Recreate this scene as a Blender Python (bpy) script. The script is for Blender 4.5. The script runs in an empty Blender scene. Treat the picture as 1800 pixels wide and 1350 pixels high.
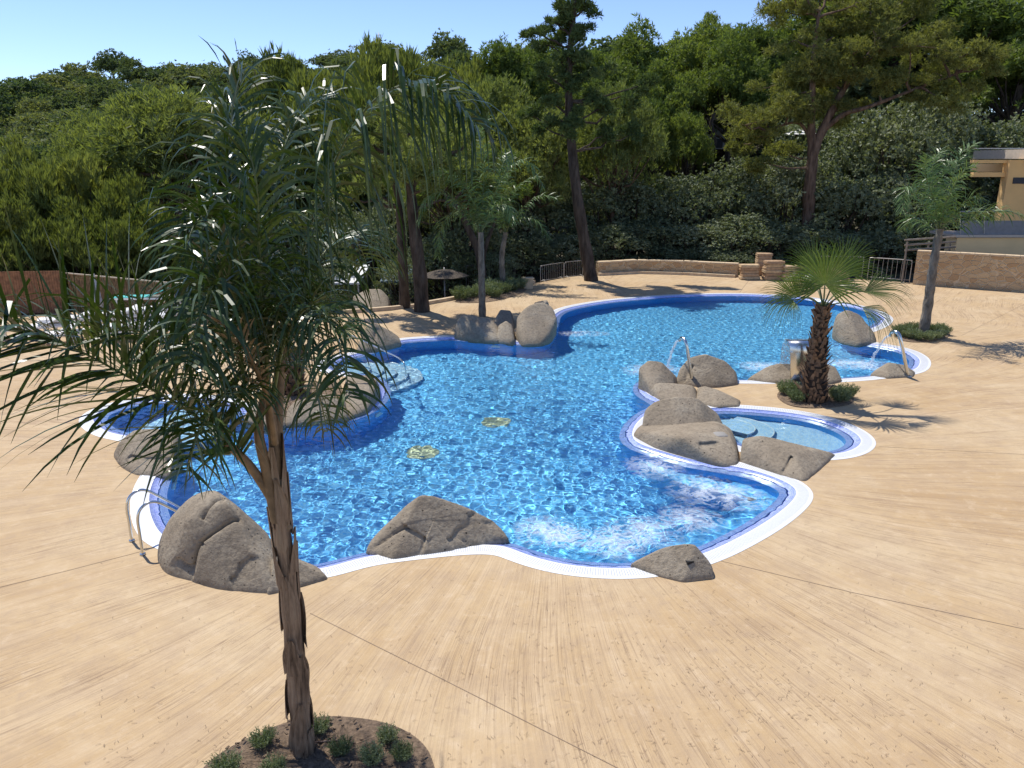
import bpy, bmesh, math, random
import numpy as np
from mathutils import Vector, noise
from mathutils.geometry import delaunay_2d_cdt

sc = bpy.context.scene
COL = sc.collection
PI = math.pi
# ------------------------------------------------------------------ camera
H, PITCH, F = 5.5, math.radians(16.1), 1351.0      # camera height, tilt, focal length in photo pixels
cd = bpy.data.cameras.new("camera")
cam = bpy.data.objects.new("camera", cd); COL.objects.link(cam)
cam.location = (0, 0, H); cam.rotation_euler = (PI/2-PITCH, 0, 0)
cd.sensor_width = 36; cd.lens = 36*F/1800; cd.clip_end = 3000; cd.clip_start = .1
sc.camera = cam
# ------------------------------------------------------------------ light
SUN = Vector((-.66, .75, 0)).normalized()*math.cos(math.radians(61)) + Vector((0, 0, math.sin(math.radians(61))))
w = bpy.data.worlds.new("World"); sc.world = w; w.use_nodes = True
wn = w.node_tree
sky = wn.nodes.new("ShaderNodeTexSky"); sky.sky_type = 'NISHITA'; sky.sun_disc = False
sky.sun_elevation = math.radians(61); sky.sun_rotation = math.atan2(SUN.x, SUN.y)
sky.air_density = 1.0; sky.dust_density = 0.0; sky.ozone_density = 4.0; sky.altitude = 1800
wn.nodes["Background"].inputs[1].default_value = .14
tn = wn.nodes.new("ShaderNodeMix"); tn.data_type = 'RGBA'; tn.blend_type = 'MULTIPLY'; tn.inputs[0].default_value = 1
tn.inputs[7].default_value = (.93, .90, 1.0, 1); wn.links.new(sky.outputs[0], tn.inputs[6]); wn.links.new(tn.outputs[2], wn.nodes["Background"].inputs[0])
sl = bpy.data.lights.new("sun", 'SUN'); sl.energy = 4.2; sl.angle = math.radians(.5); sl.color = (1, .95, .87)
so = bpy.data.objects.new("sun", sl); COL.objects.link(so)
so.rotation_euler = SUN.to_track_quat('Z', 'Y').to_euler()
sl.cycles.is_caustics_light = True
sc.view_settings.view_transform = 'Standard'; sc.view_settings.look = 'None'
sc.view_settings.exposure = 0.38; sc.view_settings.gamma = 1
sc.cycles.max_bounces = 8; sc.cycles.transparent_max_bounces = 12; sc.cycles.sample_clamp_indirect = 6
sc.cycles.caustics_refractive = True; sc.cycles.caustics_reflective = False

# ------------------------------------------------------------------ helpers
SP, CP = math.sin(PITCH), math.cos(PITCH)
def ray(x, y):
    a, b = (x-900)/F, -(y-675)/F
    return Vector((a, CP+b*SP, -SP+b*CP))
def gp(x, y, z=0.0):
    d = ray(x, y); t = (z-H)/d.z
    return Vector((d.x*t, d.y*t, z))
def pd(x, y, D):
    d = ray(x, y); t = D/d.y
    return Vector((d.x*t, D, H+d.z*t))
def gY(x, y): return gp(x, y).y

def tag(o, label=None, cat=None, group=None, kind=None):
    if label: o["label"] = label
    if cat: o["category"] = cat
    if group: o["group"] = group
    if kind: o["kind"] = kind
    return o
def empty(name, loc, label, cat, group=None):
    o = bpy.data.objects.new(name, None); COL.objects.link(o); o.location = loc
    o.empty_display_size = .2
    return tag(o, label, cat, group)
def link(name, me, mat=None, parent=None, loc=None):
    o = bpy.data.objects.new(name, me); COL.objects.link(o)
    if mat is not None and not me.materials:
        me.materials.append(mat)
    if parent is not None:
        o.parent = parent
        if loc is None: loc = -Vector(parent.location)      # meshes in world space under a placed empty
    if loc is not None: o.location = loc
    return o
def npmesh(name, V, Fs, smooth=False):
    """V (N,3); Fs list of int arrays (M,k)"""
    me = bpy.data.meshes.new(name)
    V = np.asarray(V, dtype=np.float32)
    me.vertices.add(len(V)); me.vertices.foreach_set("co", V.ravel())
    Fs = [np.asarray(f, dtype=np.int32) for f in Fs if len(f)]
    loops = np.concatenate([f.ravel() for f in Fs]); sizes = np.concatenate([np.full(len(f), f.shape[1]) for f in Fs])
    starts = np.concatenate([[0], np.cumsum(sizes)[:-1]]).astype(np.int32)
    me.loops.add(len(loops)); me.loops.foreach_set("vertex_index", loops)
    me.polygons.add(len(sizes)); me.polygons.foreach_set("loop_start", starts)
    me.polygons.foreach_set("use_smooth", np.full(len(sizes), smooth))
    me.update(calc_edges=True)
    return me
class MB:
    def __init__(s): s.v = []; s.f = {3: [], 4: []}; s.n = 0
    def add(s, V, Fa):
        V = np.asarray(V, dtype=float).reshape(-1, 3); Fa = np.asarray(Fa, dtype=int)
        s.v.append(V); s.f[Fa.shape[1]].append(Fa+s.n); s.n += len(V)
    def mesh(s, name, smooth=False):
        return npmesh(name, np.concatenate(s.v), [np.concatenate(a) for a in s.f.values() if a], smooth)
    def build(s, name, mat, parent=None, smooth=False):
        return link(name, s.mesh(name, smooth), mat, parent)
    def box(s, c, size, rz=0, tilt=None):
        x, y, z = [q/2 for q in size]
        P = np.array([[i, j, k] for k in (-z, z) for j in (-y, y) for i in (-x, x)], dtype=float)
        if tilt is not None: P = P @ np.array(tilt).T
        ca, sa = math.cos(rz), math.sin(rz)
        P = np.stack([P[:, 0]*ca-P[:, 1]*sa, P[:, 0]*sa+P[:, 1]*ca, P[:, 2]], 1)+np.array(c)
        s.add(P, [[0, 2, 3, 1], [4, 5, 7, 6], [0, 1, 5, 4], [2, 6, 7, 3], [0, 4, 6, 2], [1, 3, 7, 5]])
        return s
    def tube(s, pts, rad, n=8, cap=True):
        P = np.array([tuple(p) for p in pts], dtype=float); m = len(P)
        R = np.full(m, rad, dtype=float) if np.isscalar(rad) else np.asarray(rad, dtype=float)
        T = np.gradient(P, axis=0); T /= np.linalg.norm(T, axis=1)[:, None]+1e-9
        u = np.cross(T[0], [0, 0, 1.0])
        if np.linalg.norm(u) < .1: u = np.cross(T[0], [0, 1.0, 0])
        u /= np.linalg.norm(u); A = np.linspace(0, 2*PI, n, endpoint=False); V = []
        for i in range(m):
            u = u-T[i]*np.dot(u, T[i]); u /= np.linalg.norm(u)+1e-9; v = np.cross(T[i], u)
            V.append(P[i]+R[i]*(np.cos(A)[:, None]*u+np.sin(A)[:, None]*v))
        V = np.concatenate(V); i = (np.arange(m-1)[:, None]*n+np.arange(n)[None]).ravel(); j = (np.arange(m-1)[:, None]*n+(np.arange(n)[None]+1) % n).ravel()
        Fa = np.stack([i, j, j+n, i+n], 1)
        if cap:
            V = np.concatenate([V, P[:1], P[-1:]]); k = np.arange(n); b = n*(m-1)
            s.add(V, Fa); base = s.n-len(V)
            s.f[3].append(np.stack([(k+1) % n, k, np.full(n, n*m)], 1)+base)
            s.f[3].append(np.stack([b+k, b+(k+1) % n, np.full(n, n*m+1)], 1)+base)
        else: s.add(V, Fa)
        return s
def spline(pts, n=8, closed=False):
    P = [Vector(p) for p in pts]; out = []; m = len(P)
    for i in range(m if closed else m-1):
        if closed: a, b, c, d = P[i-1], P[i], P[(i+1) % m], P[(i+2) % m]
        else: a, b, c, d = P[max(i-1, 0)], P[i], P[i+1], P[min(i+2, m-1)]
        for k in range(n):
            t = k/n
            out.append(.5*((2*b)+(c-a)*t+(2*a-5*b+4*c-d)*t*t+(3*b-a-3*c+d)*t**3))
    if not closed: out.append(P[-1])
    return out

# ------------------------------------------------------------------ materials
def newmat(name):
    m = bpy.data.materials.new(name); m.use_nodes = True; nt = m.node_tree
    return m, nt, nt.nodes["Principled BSDF"]
def N(nt, typ, **kw):
    n = nt.nodes.new(typ)
    for k, v in kw.items():
        if k.startswith("_"): setattr(n, k[1:], v)
        else: n.inputs[k.replace("__", " ")].default_value = v
    return n
def ramp(nt, src, stops, out=0):
    r = nt.nodes.new("ShaderNodeValToRGB"); nt.links.new(src, r.inputs[0]); e = r.color_ramp.elements
    while len(e) < len(stops): e.new(.5)
    for el, (p, c) in zip(e, stops):
        el.position = p; el.color = (*c, 1) if len(c) == 3 else c
    return r.outputs[0]
def mixc(nt, fac, a, b, mode='MIX'):
    m = nt.nodes.new("ShaderNodeMix"); m.data_type = 'RGBA'; m.blend_type = mode
    for s, v in ((m.inputs[0], fac), (m.inputs[6], a), (m.inputs[7], b)):
        if isinstance(v, bpy.types.NodeSocket): nt.links.new(v, s)
        elif isinstance(v, (int, float)): s.default_value = v
        else: s.default_value = (*v, 1)
    return m.outputs[2]
def mth(nt, op, a, b=0.0, c=None):
    m = nt.nodes.new("ShaderNodeMath"); m.operation = op
    for i, v in enumerate((a, b) if c is None else (a, b, c)):
        if isinstance(v, bpy.types.NodeSocket): nt.links.new(v, m.inputs[i])
        else: m.inputs[i].default_value = v
    return m.outputs[0]
def bump(nt, b, h, dist=.02, strength=1.0, normal=None):
    n = nt.nodes.new("ShaderNodeBump"); n.inputs["Distance"].default_value = dist; n.inputs["Strength"].default_value = strength
    nt.links.new(h, n.inputs["Height"])
    if normal is not None: nt.links.new(normal, n.inputs["Normal"])
    nt.links.new(n.outputs[0], b.inputs["Normal"]); return n.outputs[0]
def noise_n(nt, vec, scale, detail=4, rough=.55, dist=0.0):
    n = N(nt, "ShaderNodeTexNoise", Scale=scale, Detail=detail, Roughness=rough, Distortion=dist)
    if vec is not None: nt.links.new(vec, n.inputs["Vector"])
    return n.outputs[0]
def objco(nt): return nt.nodes.new("ShaderNodeTexCoord").outputs["Object"]
def geoco(nt): return nt.nodes.new("ShaderNodeNewGeometry").outputs["Position"]
def simple(name, col, rough=.6, metal=0.0, var=.12, scale=6.0, spec=.5, bmp=0.0):
    m, nt, b = newmat(name); co = geoco(nt)
    n = noise_n(nt, co, scale, 5)
    d = tuple(c*(1-var) for c in col); l = tuple(min(1, c*(1+var)) for c in col)
    nt.links.new(ramp(nt, n, [(.3, d), (.7, l)]), b.inputs["Base Color"])
    b.inputs["Roughness"].default_value = rough; b.inputs["Metallic"].default_value = metal
    b.inputs["Specular IOR Level"].default_value = spec
    if bmp: bump(nt, b, noise_n(nt, co, scale*6, 4), bmp)
    return m
def leafmat(name, c1, c2, c3=None, trans=.25, rough=.5, spec=.4, scale=.8, rnd=.35):
    """foliage: clump-sized colour variation, leaf translucency"""
    m, nt, b = newmat(name); co = objco(nt)
    n = noise_n(nt, co, scale, 3); n2 = noise_n(nt, co, scale*14, 2)
    f = mth(nt, 'ADD', mth(nt, 'MULTIPLY', n, .6), mth(nt, 'MULTIPLY', n2, .4))
    oi = nt.nodes.new("ShaderNodeObjectInfo").outputs["Random"]
    f = mth(nt, 'ADD', f, mth(nt, 'MULTIPLY', mth(nt, 'SUBTRACT', oi, .5), rnd))
    col = ramp(nt, f, [(.3, c1), (.55, c2), (.75, c3 or c2)])
    nt.links.new(col, b.inputs["Base Color"]); b.inputs["Roughness"].default_value = rough
    b.inputs["Specular IOR Level"].default_value = spec
    tr = nt.nodes.new("ShaderNodeBsdfTranslucent")
    nt.links.new(mixc(nt, 1.0, col, (1.15, 1.2, .45), 'MULTIPLY'), tr.inputs[0])
    mx = nt.nodes.new("ShaderNodeMixShader"); mx.inputs[0].default_value = trans
    nt.links.new(b.outputs[0], mx.inputs[1]); nt.links.new(tr.outputs[0], mx.inputs[2])
    nt.links.new(mx.outputs[0], nt.nodes["Material Output"].inputs[0])
    return m
def barkmat(name, c1, c2, sc_=6.0, vert=.25, b_=.03):
    m, nt, b = newmat(name); co = objco(nt)
    mp = N(nt, "ShaderNodeMapping"); mp.inputs["Scale"].default_value = (1, 1, vert); nt.links.new(co, mp.inputs[0])
    n = noise_n(nt, mp.outputs[0], sc_, 6, .65)
    nt.links.new(ramp(nt, n, [(.35, c1), (.65, c2)]), b.inputs["Base Color"]); b.inputs["Roughness"].default_value = .9
    b.inputs["Specular IOR Level"].default_value = .15
    v = N(nt, "ShaderNodeTexVoronoi", Scale=sc_*1.6); nt.links.new(mp.outputs[0], v.inputs["Vector"])
    bump(nt, b, mth(nt, 'ADD', n, v.outputs["Distance"]), b_)
    return m

POOLC = gp(950, 800)
def deck_material():
    m, nt, b = newmat("brushed_concrete"); co = geoco(nt)
    s = nt.nodes.new("ShaderNodeSeparateXYZ"); nt.links.new(co, s.inputs[0])
    warp = noise_n(nt, co, .11, 1)
    dx = mth(nt, 'SUBTRACT', s.outputs[0], POOLC.x); dy = mth(nt, 'SUBTRACT', s.outputs[1], POOLC.y)
    ang = mth(nt, 'ARCTAN2', dy, dx)
    r = mth(nt, 'SQRT', mth(nt, 'ADD', mth(nt, 'MULTIPLY', dx, dx), mth(nt, 'MULTIPLY', dy, dy)))
    a2 = mth(nt, 'ADD', ang, mth(nt, 'MULTIPLY', mth(nt, 'SUBTRACT', warp, .5), .32))
    def strip(ka, kr, sc_, det, rg_):
        cv = nt.nodes.new("ShaderNodeCombineXYZ"); nt.links.new(mth(nt, 'MULTIPLY', a2, ka), cv.inputs[0]); nt.links.new(mth(nt, 'MULTIPLY', r, kr), cv.inputs[1])
        return noise_n(nt, cv.outputs[0], sc_, det, rg_)
    streak = strip(30.0, .25, 1.0, 8, .72); fine = strip(70.0, .16, 1.0, 3, .55); hair = strip(190.0, .35, 1.0, 2, .5)
    big = noise_n(nt, co, .30, 5, .62, .3); mid = noise_n(nt, co, 1.3, 6, .65)
    c = ramp(nt, big, [(.32, (.41, .275, .140)), (.5, (.47, .335, .185)), (.68, (.51, .39, .24))])
    c = mixc(nt, mth(nt, 'MULTIPLY', ramp(nt, streak, [(.42, (0, 0, 0)), (.62, (1, 1, 1))]), .38), c, (.56, .43, .28))
    def lines(src, width, amt, colr, c):
        l = mth(nt, 'SUBTRACT', 1.0, mth(nt, 'MULTIPLY', mth(nt, 'ABSOLUTE', mth(nt, 'SUBTRACT', src, .5)), 1/width))
        brk = ramp(nt, noise_n(nt, co, .9, 4, .6), [(.35, (.15, .15, .15)), (.62, (1, 1, 1))])
        return mixc(nt, mth(nt, 'MULTIPLY', mth(nt, 'MULTIPLY', mth(nt, 'MAXIMUM', l, 0.0), amt), brk), c, colr)
    mott = noise_n(nt, co, 4.5, 7, .7, .3)
    c = mixc(nt, mth(nt, 'MULTIPLY', ramp(nt, mid, [(.46, (0, 0, 0)), (.70, (1, 1, 1))]), .5), c, (.37, .265, .17))
    c = mixc(nt, mth(nt, 'MULTIPLY', ramp(nt, mid, [(.28, (1, 1, 1)), (.44, (0, 0, 0))]), .4), c, (.57, .45, .30))
    c = mixc(nt, mth(nt, 'MULTIPLY', ramp(nt, mott, [(.52, (0, 0, 0)), (.68, (1, 1, 1))]), .45), c, (.37, .27, .18))
    c = mixc(nt, mth(nt, 'MULTIPLY', ramp(nt, mott, [(.32, (1, 1, 1)), (.46, (0, 0, 0))]), .4), c, (.59, .46, .31))
    c = lines(fine, .018, .75, (.24, .16, .10), c)
    c = lines(hair, .022, .55, (.28, .19, .12), c)
    c = lines(streak, .006, .6, (.20, .13, .085), c)
    sp = noise_n(nt, co, 26, 3, .7)
    c = mixc(nt, ramp(nt, sp, [(.70, (0, 0, 0)), (.74, (.4, .4, .4))]), c, (.20, .13, .085))
    nt.links.new(c, b.inputs["Base Color"]); b.inputs["Roughness"].default_value = .85; b.inputs["Specular IOR Level"].default_value = .25
    bump(nt, b, mth(nt, 'ADD', mth(nt, 'ADD', mth(nt, 'MULTIPLY', fine, .6), mth(nt, 'MULTIPLY', hair, .6)), mth(nt, 'MULTIPLY', mott, .8)), .012)
    return m
def mosaic_material(name, ca, cb, cc, tile=.03, grout=(.30, .36, .62), rough=.25):
    """small square glass tiles, each its own shade, with grout lines"""
    m, nt, b = newmat(name)
    uv = nt.nodes.new("ShaderNodeTexCoord").outputs["UV"]
    sc_ = N(nt, "ShaderNodeVectorMath", _operation='SCALE'); sc_.inputs[3].default_value = 1/tile; nt.links.new(uv, sc_.inputs[0])
    fl = N(nt, "ShaderNodeVectorMath", _operation='FLOOR'); nt.links.new(sc_.outputs[0], fl.inputs[0])
    fr = N(nt, "ShaderNodeVectorMath", _operation='FRACTION'); nt.links.new(sc_.outputs[0], fr.inputs[0])
    wn_ = nt.nodes.new("ShaderNodeTexWhiteNoise"); nt.links.new(fl.outputs[0], wn_.inputs["Vector"])
    col = ramp(nt, wn_.outputs[0], [(0, ca), (.5, cb), (1, cc)])
    s = nt.nodes.new("ShaderNodeSeparateXYZ"); nt.links.new(fr.outputs[0], s.inputs[0])
    g = mth(nt, 'MAXIMUM', mth(nt, 'LESS_THAN', s.outputs[0], .12), mth(nt, 'LESS_THAN', s.outputs[1], .12))
    nt.links.new(mixc(nt, g, col, grout), b.inputs["Base Color"])
    b.inputs["Roughness"].default_value = rough
    return m
def rock_material():
    m, nt, b = newmat("artificial_rock"); co = geoco(nt)
    n = noise_n(nt, co, 1.3, 6, .6, .4); f = noise_n(nt, co, 16, 6, .7)
    c = ramp(nt, n, [(.3, (.235, .19, .135)), (.5, (.31, .255, .185)), (.72, (.375, .32, .24))])
    c = mixc(nt, mth(nt, 'MULTIPLY', ramp(nt, f, [(.35, (1, 1, 1)), (.55, (0, 0, 0))]), .6), c, (.15, .122, .09))
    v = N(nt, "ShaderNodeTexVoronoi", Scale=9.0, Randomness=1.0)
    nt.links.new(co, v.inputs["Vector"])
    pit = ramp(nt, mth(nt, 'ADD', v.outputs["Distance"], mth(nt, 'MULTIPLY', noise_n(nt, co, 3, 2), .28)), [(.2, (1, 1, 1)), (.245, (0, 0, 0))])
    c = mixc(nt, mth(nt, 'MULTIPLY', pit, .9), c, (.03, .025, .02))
    rdg = N(nt, "ShaderNodeTexNoise", Scale=1.1, Detail=3.0, Roughness=.5, Distortion=.8); nt.links.new(co, rdg.inputs["Vector"])
    cr = mth(nt, 'ABSOLUTE', mth(nt, 'SUBTRACT', rdg.outputs[0], .5))
    crack = ramp(nt, cr, [(.0, (1, 1, 1)), (.007, (0, 0, 0))])
    nt.links.new(c, b.inputs["Base Color"]); b.inputs["Roughness"].default_value = .92; b.inputs["Specular IOR Level"].default_value = .2
    h = mth(nt, 'SUBTRACT', mth(nt, 'ADD', n, mth(nt, 'MULTIPLY', f, .55)), mth(nt, 'MULTIPLY', pit, .5))
    bump(nt, b, h, .045)
    return m
def stonewall_material():
    m, nt, b = newmat("stone_masonry"); co = geoco(nt)
    mp = N(nt, "ShaderNodeMapping"); mp.inputs["Scale"].default_value = (1, 1, 1.7); nt.links.new(co, mp.inputs[0])
    nz = N(nt, "ShaderNodeTexNoise", Scale=3.0); nt.links.new(mp.outputs[0], nz.inputs["Vector"])
    v0 = mixc(nt, .12, mp.outputs[0], nz.outputs["Color"])
    v = N(nt, "ShaderNodeTexVoronoi", Scale=3.1, _feature='DISTANCE_TO_EDGE'); nt.links.new(v0, v.inputs["Vector"])
    vc = N(nt, "ShaderNodeTexVoronoi", Scale=3.1); nt.links.new(v0, vc.inputs["Vector"])
    sp = nt.nodes.new("ShaderNodeSeparateColor"); nt.links.new(vc.outputs["Color"], sp.inputs[0])
    c = ramp(nt, sp.outputs[0], [(0, (.48, .31, .16)), (.35, (.58, .41, .23)), (.65, (.64, .48, .28)), (1, (.53, .37, .20))])
    c = mixc(nt, mth(nt, 'MULTIPLY', noise_n(nt, co, 14, 5, .7), .5), c, (.2, .12, .07))
    mor = ramp(nt, v.outputs["Distance"], [(.02, (1, 1, 1)), (.06, (0, 0, 0))])
    c = mixc(nt, mor, c, (.60, .46, .29))
    nt.links.new(c, b.inputs["Base Color"]); b.inputs["Roughness"].default_value = .9
    bump(nt, b, mth(nt, 'ADD', ramp(nt, v.outputs["Distance"], [(.0, (0, 0, 0)), (.12, (1, 1, 1))]), noise_n(nt, co, 12, 5)), .03)
    return m

M = {}
M['deck'] = deck_material()
M['joint'] = simple("joint_filler", (.27, .19, .125), .9)
M['grate'], nt, b = newmat("white_grating")
uv = nt.nodes.new("ShaderNodeTexCoord").outputs["UV"]; s = nt.nodes.new("ShaderNodeSeparateXYZ"); nt.links.new(uv, s.inputs[0])
fr = mth(nt, 'FRACT', mth(nt, 'MULTIPLY', s.outputs[0], 1/.035))
slot = mth(nt, 'MULTIPLY', mth(nt, 'LESS_THAN', fr, .28), mth(nt, 'MULTIPLY', mth(nt, 'GREATER_THAN', s.outputs[1], .03), mth(nt, 'LESS_THAN', s.outputs[1], .23)))
nt.links.new(mixc(nt, slot, (.72, .73, .74), (.46, .48, .51)), b.inputs["Base Color"]); b.inputs["Roughness"].default_value = .45
bump(nt, b, slot, -.01)
M['mosaic'] = mosaic_material("edge_mosaic", (.20, .27, .68), (.30, .37, .76), (.42, .50, .84), grout=(.50, .56, .80))
M['wallmosaic'] = mosaic_material("wall_mosaic", (.03, .34, .86), (.05, .40, .92), (.08, .46, .94), grout=(.08, .42, .88))
M['floormosaic'] = mosaic_material("floor_mosaic", (.10, .46, .87), (.18, .56, .92), (.34, .68, .86), grout=(.20, .55, .90))
M['kidmosaic'] = mosaic_material("shallow_mosaic", (.34, .58, .84), (.50, .70, .86), (.68, .80, .82), grout=(.52, .70, .86))
M['white_tile'] = simple("white_tile", (.8, .82, .84), .3, var=.03)
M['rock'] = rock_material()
M['masonry'] = stonewall_material()
M['cap'] = simple("stone_cap", (.55, .42, .27), .85, var=.2, scale=5, bmp=.01)
M['steel'] = simple("stainless_steel", (.62, .62, .60), .22, 1.0, .05)
M['galv'] = simple("galvanised_steel", (.42, .40, .37), .5, .7, .15)
M['soil'] = simple("bark_mulch", (.26, .18, .115), .95, var=.5, scale=22, bmp=.04)
M['ground'] = simple("forest_floor", (.055, .050, .028), .95, var=.5, scale=.6, bmp=.05)
M['bark'] = barkmat("pine_bark", (.035, .026, .020), (.11, .085, .065), 5)
M['bark2'] = barkmat("reddish_bark", (.07, .045, .032), (.20, .135, .095), 5)
M['barkgrey'] = barkmat("grey_palm_bark", (.11, .095, .075), (.26, .225, .18), 7, .4)
M['pine'] = leafmat("pine_needles", (0.102, 0.144, 0.043), (0.162, 0.21, 0.06), (0.228, 0.264, 0.078), trans=.46, spec=.1)
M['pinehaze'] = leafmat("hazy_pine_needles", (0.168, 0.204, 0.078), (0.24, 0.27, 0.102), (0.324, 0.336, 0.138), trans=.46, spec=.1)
M['pinegold'] = leafmat("olive_pine_needles", (0.18, 0.192, 0.066), (0.27, 0.27, 0.09), (0.36, 0.342, 0.126), trans=.46, spec=.1)
M['bright'] = leafmat("bright_pine_needles", (.125, .155, .05), (.20, .228, .07), (.28, .30, .10), trans=.42, spec=.1)
M['oak'] = leafmat("holm_oak_leaves", (0.12, 0.15, 0.086), (0.198, 0.228, 0.132), (0.3, 0.324, 0.21), trans=.28, rough=.55, spec=.25, rnd=.3)
M['far'] = leafmat("far_pine_needles", (.085, .122, .062), (.135, .170, .082), (.20, .22, .10), trans=.38, scale=.4, rnd=.6, spec=.05)
M['pinedark'] = leafmat("dark_pine_needles", (0.063, 0.098, 0.039), (0.109, 0.149, 0.055), (0.184, 0.218, 0.081), trans=.3, spec=.1)
M['palmleaf'] = leafmat("palm_leaflets", (.024, .048, .008), (.040, .074, .012), (.12, .16, .02), trans=.16, rough=.33, spec=.5, scale=2.0, rnd=.1)
M['palmleaf2'] = leafmat("grey_palm_leaflets", (0.068, 0.12, 0.042), (0.12, 0.188, 0.063), (0.225, 0.285, 0.105), trans=.2, rough=.38, spec=.35, scale=1.5, rnd=.1)
M['fan'] = leafmat("fan_palm_leaves", (.065, .105, .024), (.115, .165, .038), (.22, .26, .08), trans=.28, rough=.4, spec=.5, scale=1.5, rnd=.1)
M['lav'] = leafmat("lavender_leaves", (.13, .165, .085), (.20, .24, .135), (.27, .30, .19), trans=.25, spec=.1, scale=5)
M['petiole'] = simple("palm_petiole", (.17, .11, .055), .6, var=.45, scale=9)
M['rachis'] = simple("palm_rachis", (.10, .13, .04), .5, var=.25, scale=6)

# ------------------------------------------------------------------ pool outline, traced
OUT = [(570,640),(590,631),(630,621),(680,606),(706,598),(760,594),(800,593),(870,598),(920,601),(952,594),(968,570),(975,553),(1000,541),(1060,530),(1130,523),(1200,519),(1280,517),(1350,519),(1420,524),(1480,533),(1525,543),(1548,553),(1555,561),(1546,571),(1525,580),(1500,588),
       (1500,598),(1545,606),(1588,615),(1612,627),(1616,640),(1600,652),(1540,661),(1480,666),(1400,669),(1310,669),(1250,668),(1190,668),(1150,667),(1132,675),(1135,690),(1158,703),(1165,712),(1140,725),(1118,745),(1111,764),(1120,778),(1155,791),(1220,809),(1270,817),(1305,823),(1340,832),(1375,845),(1396,857),(1400,869),(1385,888),(1350,915),(1300,944),(1245,970),(1180,990),(1110,999),(1045,998),(980,990),(925,975),(885,960),(830,958),(760,964),(690,972),(640,980),(600,991),(560,1001),(515,1003),(460,995),(380,975),(310,953),(285,940),(271,920),(263,895),(263,868),(270,845),(285,818),(285,795),(270,778),(230,768),(190,759),(165,742),(170,727),(205,712),(260,702),(330,698),(390,704),(440,722),(490,742),(550,738),(610,730),(650,712),(667,690),(660,668),(625,658),(585,652)]
E0 = [p.to_2d() for p in spline([gp(x, y) for x, y in OUT], 10, True)]
def resample(P, step):
    P = np.array([tuple(p) for p in P]); Q = np.vstack([P, P[:1]]); d = np.r_[0, np.cumsum(np.linalg.norm(np.diff(Q, axis=0), axis=1))]
    n = int(d[-1]/step); t = np.linspace(0, d[-1], n, endpoint=False)
    return np.stack([np.interp(t, d, Q[:, 0]), np.interp(t, d, Q[:, 1])], 1), t
def smoothc(P, k=2):
    for _ in range(k): P = (np.roll(P, 1, 0)+2*P+np.roll(P, -1, 0))/4
    return P
def inside(P, X, Y):
    r = np.zeros(X.shape, bool); n = len(P)
    for i in range(n):
        x1, y1 = P[i]; x2, y2 = P[(i+1) % n]
        if y1 == y2: continue
        c = (Y > min(y1, y2)) & (Y <= max(y1, y2)); 
        r ^= c & (X < (x2-x1)*(Y-y1)/(y2-y1)+x1)
    return r
def area(P): return .5*np.sum(P[:, 0]*np.roll(P[:, 1], -1)-np.roll(P[:, 0], -1)*P[:, 1])
def offset(P, d):
    """positive d = outwards, smoothed"""
    T = np.roll(P, -1, 0)-np.roll(P, 1, 0); T /= np.linalg.norm(T, axis=1)[:, None]+1e-9
    Nn = np.stack([T[:, 1], -T[:, 0]], 1)*(1 if area(P) > 0 else -1)
    return smoothc(P+Nn*d, 3)
def fill(P, holes, z, name, mat, kind=None, parent=None, uv=False, extra_z=None):
    loops = [P]+list(holes); vs = []; es = []
    for L in loops:
        b0 = len(vs); vs += [Vector((float(a), float(c))) for a, c in L]; es += [(b0+i, b0+(i+1) % len(L)) for i in range(len(L))]
    v, e, f, *_ = delaunay_2d_cdt(vs, es, [], 1, 1e-4)
    V = np.array([tuple(q) for q in v]); cen = np.array([V[list(t)].mean(0) for t in f])
    ok = inside(P, cen[:, 0], cen[:, 1])
    for h in holes: ok &= ~inside(h, cen[:, 0], cen[:, 1])
    tri = np.array([t for t, k in zip(f, ok) if k])
    a = V[tri[:, 1]]-V[tri[:, 0]]; c2 = V[tri[:, 2]]-V[tri[:, 0]]; fl = (a[:, 0]*c2[:, 1]-a[:, 1]*c2[:, 0]) < 0
    tri[fl] = tri[fl][:, ::-1]
    me = npmesh(name, np.c_[V, np.full(len(V), z)], [tri])
    if uv: set_uv(me, V)
    o = link(name, me, mat, parent)
    if kind: o["kind"] = kind
    return o
def set_uv(me, UV):
    l = me.uv_layers.new(name="UVMap"); idx = np.zeros(len(me.loops), dtype=np.int32); me.loops.foreach_get("vertex_index", idx)
    l.data.foreach_set("uv", np.asarray(UV, dtype=np.float32)[idx].ravel())
def ribbon(name, rings, mat, ts, vs, kind=None, parent=None, smooth=True):
    """rings: list of (P2d, z); uv u = arc length"""
    n = len(rings[0][0]); V = []; U = []
    for (P, z), v in zip(rings, vs):
        Q = np.vstack([P, P[:1]]); V.append(np.c_[Q, np.full(n+1, z)]); U.append(np.c_[np.r_[ts, ts[-1]+(ts[1]-ts[0])], np.full(n+1, v)])
    V = np.concatenate(V); U = np.concatenate(U); i = np.arange(n); Fa = []
    for k in range(len(rings)-1):
        a = k*(n+1); Fa.append(np.stack([a+i, a+i+1, a+n+1+i+1, a+n+1+i], 1))
    me = npmesh(name, V, [np.concatenate(Fa)], smooth); set_uv(me, U)
    o = link(name, me, mat, parent)
    if kind: o["kind"] = kind
    return o
E0, TS = resample(E0, .09); E0 = smoothc(E0, 4)
KID = [(1225,722),(1262,717),(1300,718),(1380,725),(1440,736),(1490,754),(1513,772),(1505,787),(1475,797),(1430,800),(1380,798),(1320,790),(1270,772),(1235,748)]
K0, TK = resample([p.to_2d() for p in spline([gp(x, y) for x, y in KID], 10, True)], .09); K0 = smoothc(K0, 3)
WZ = -.035
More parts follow.
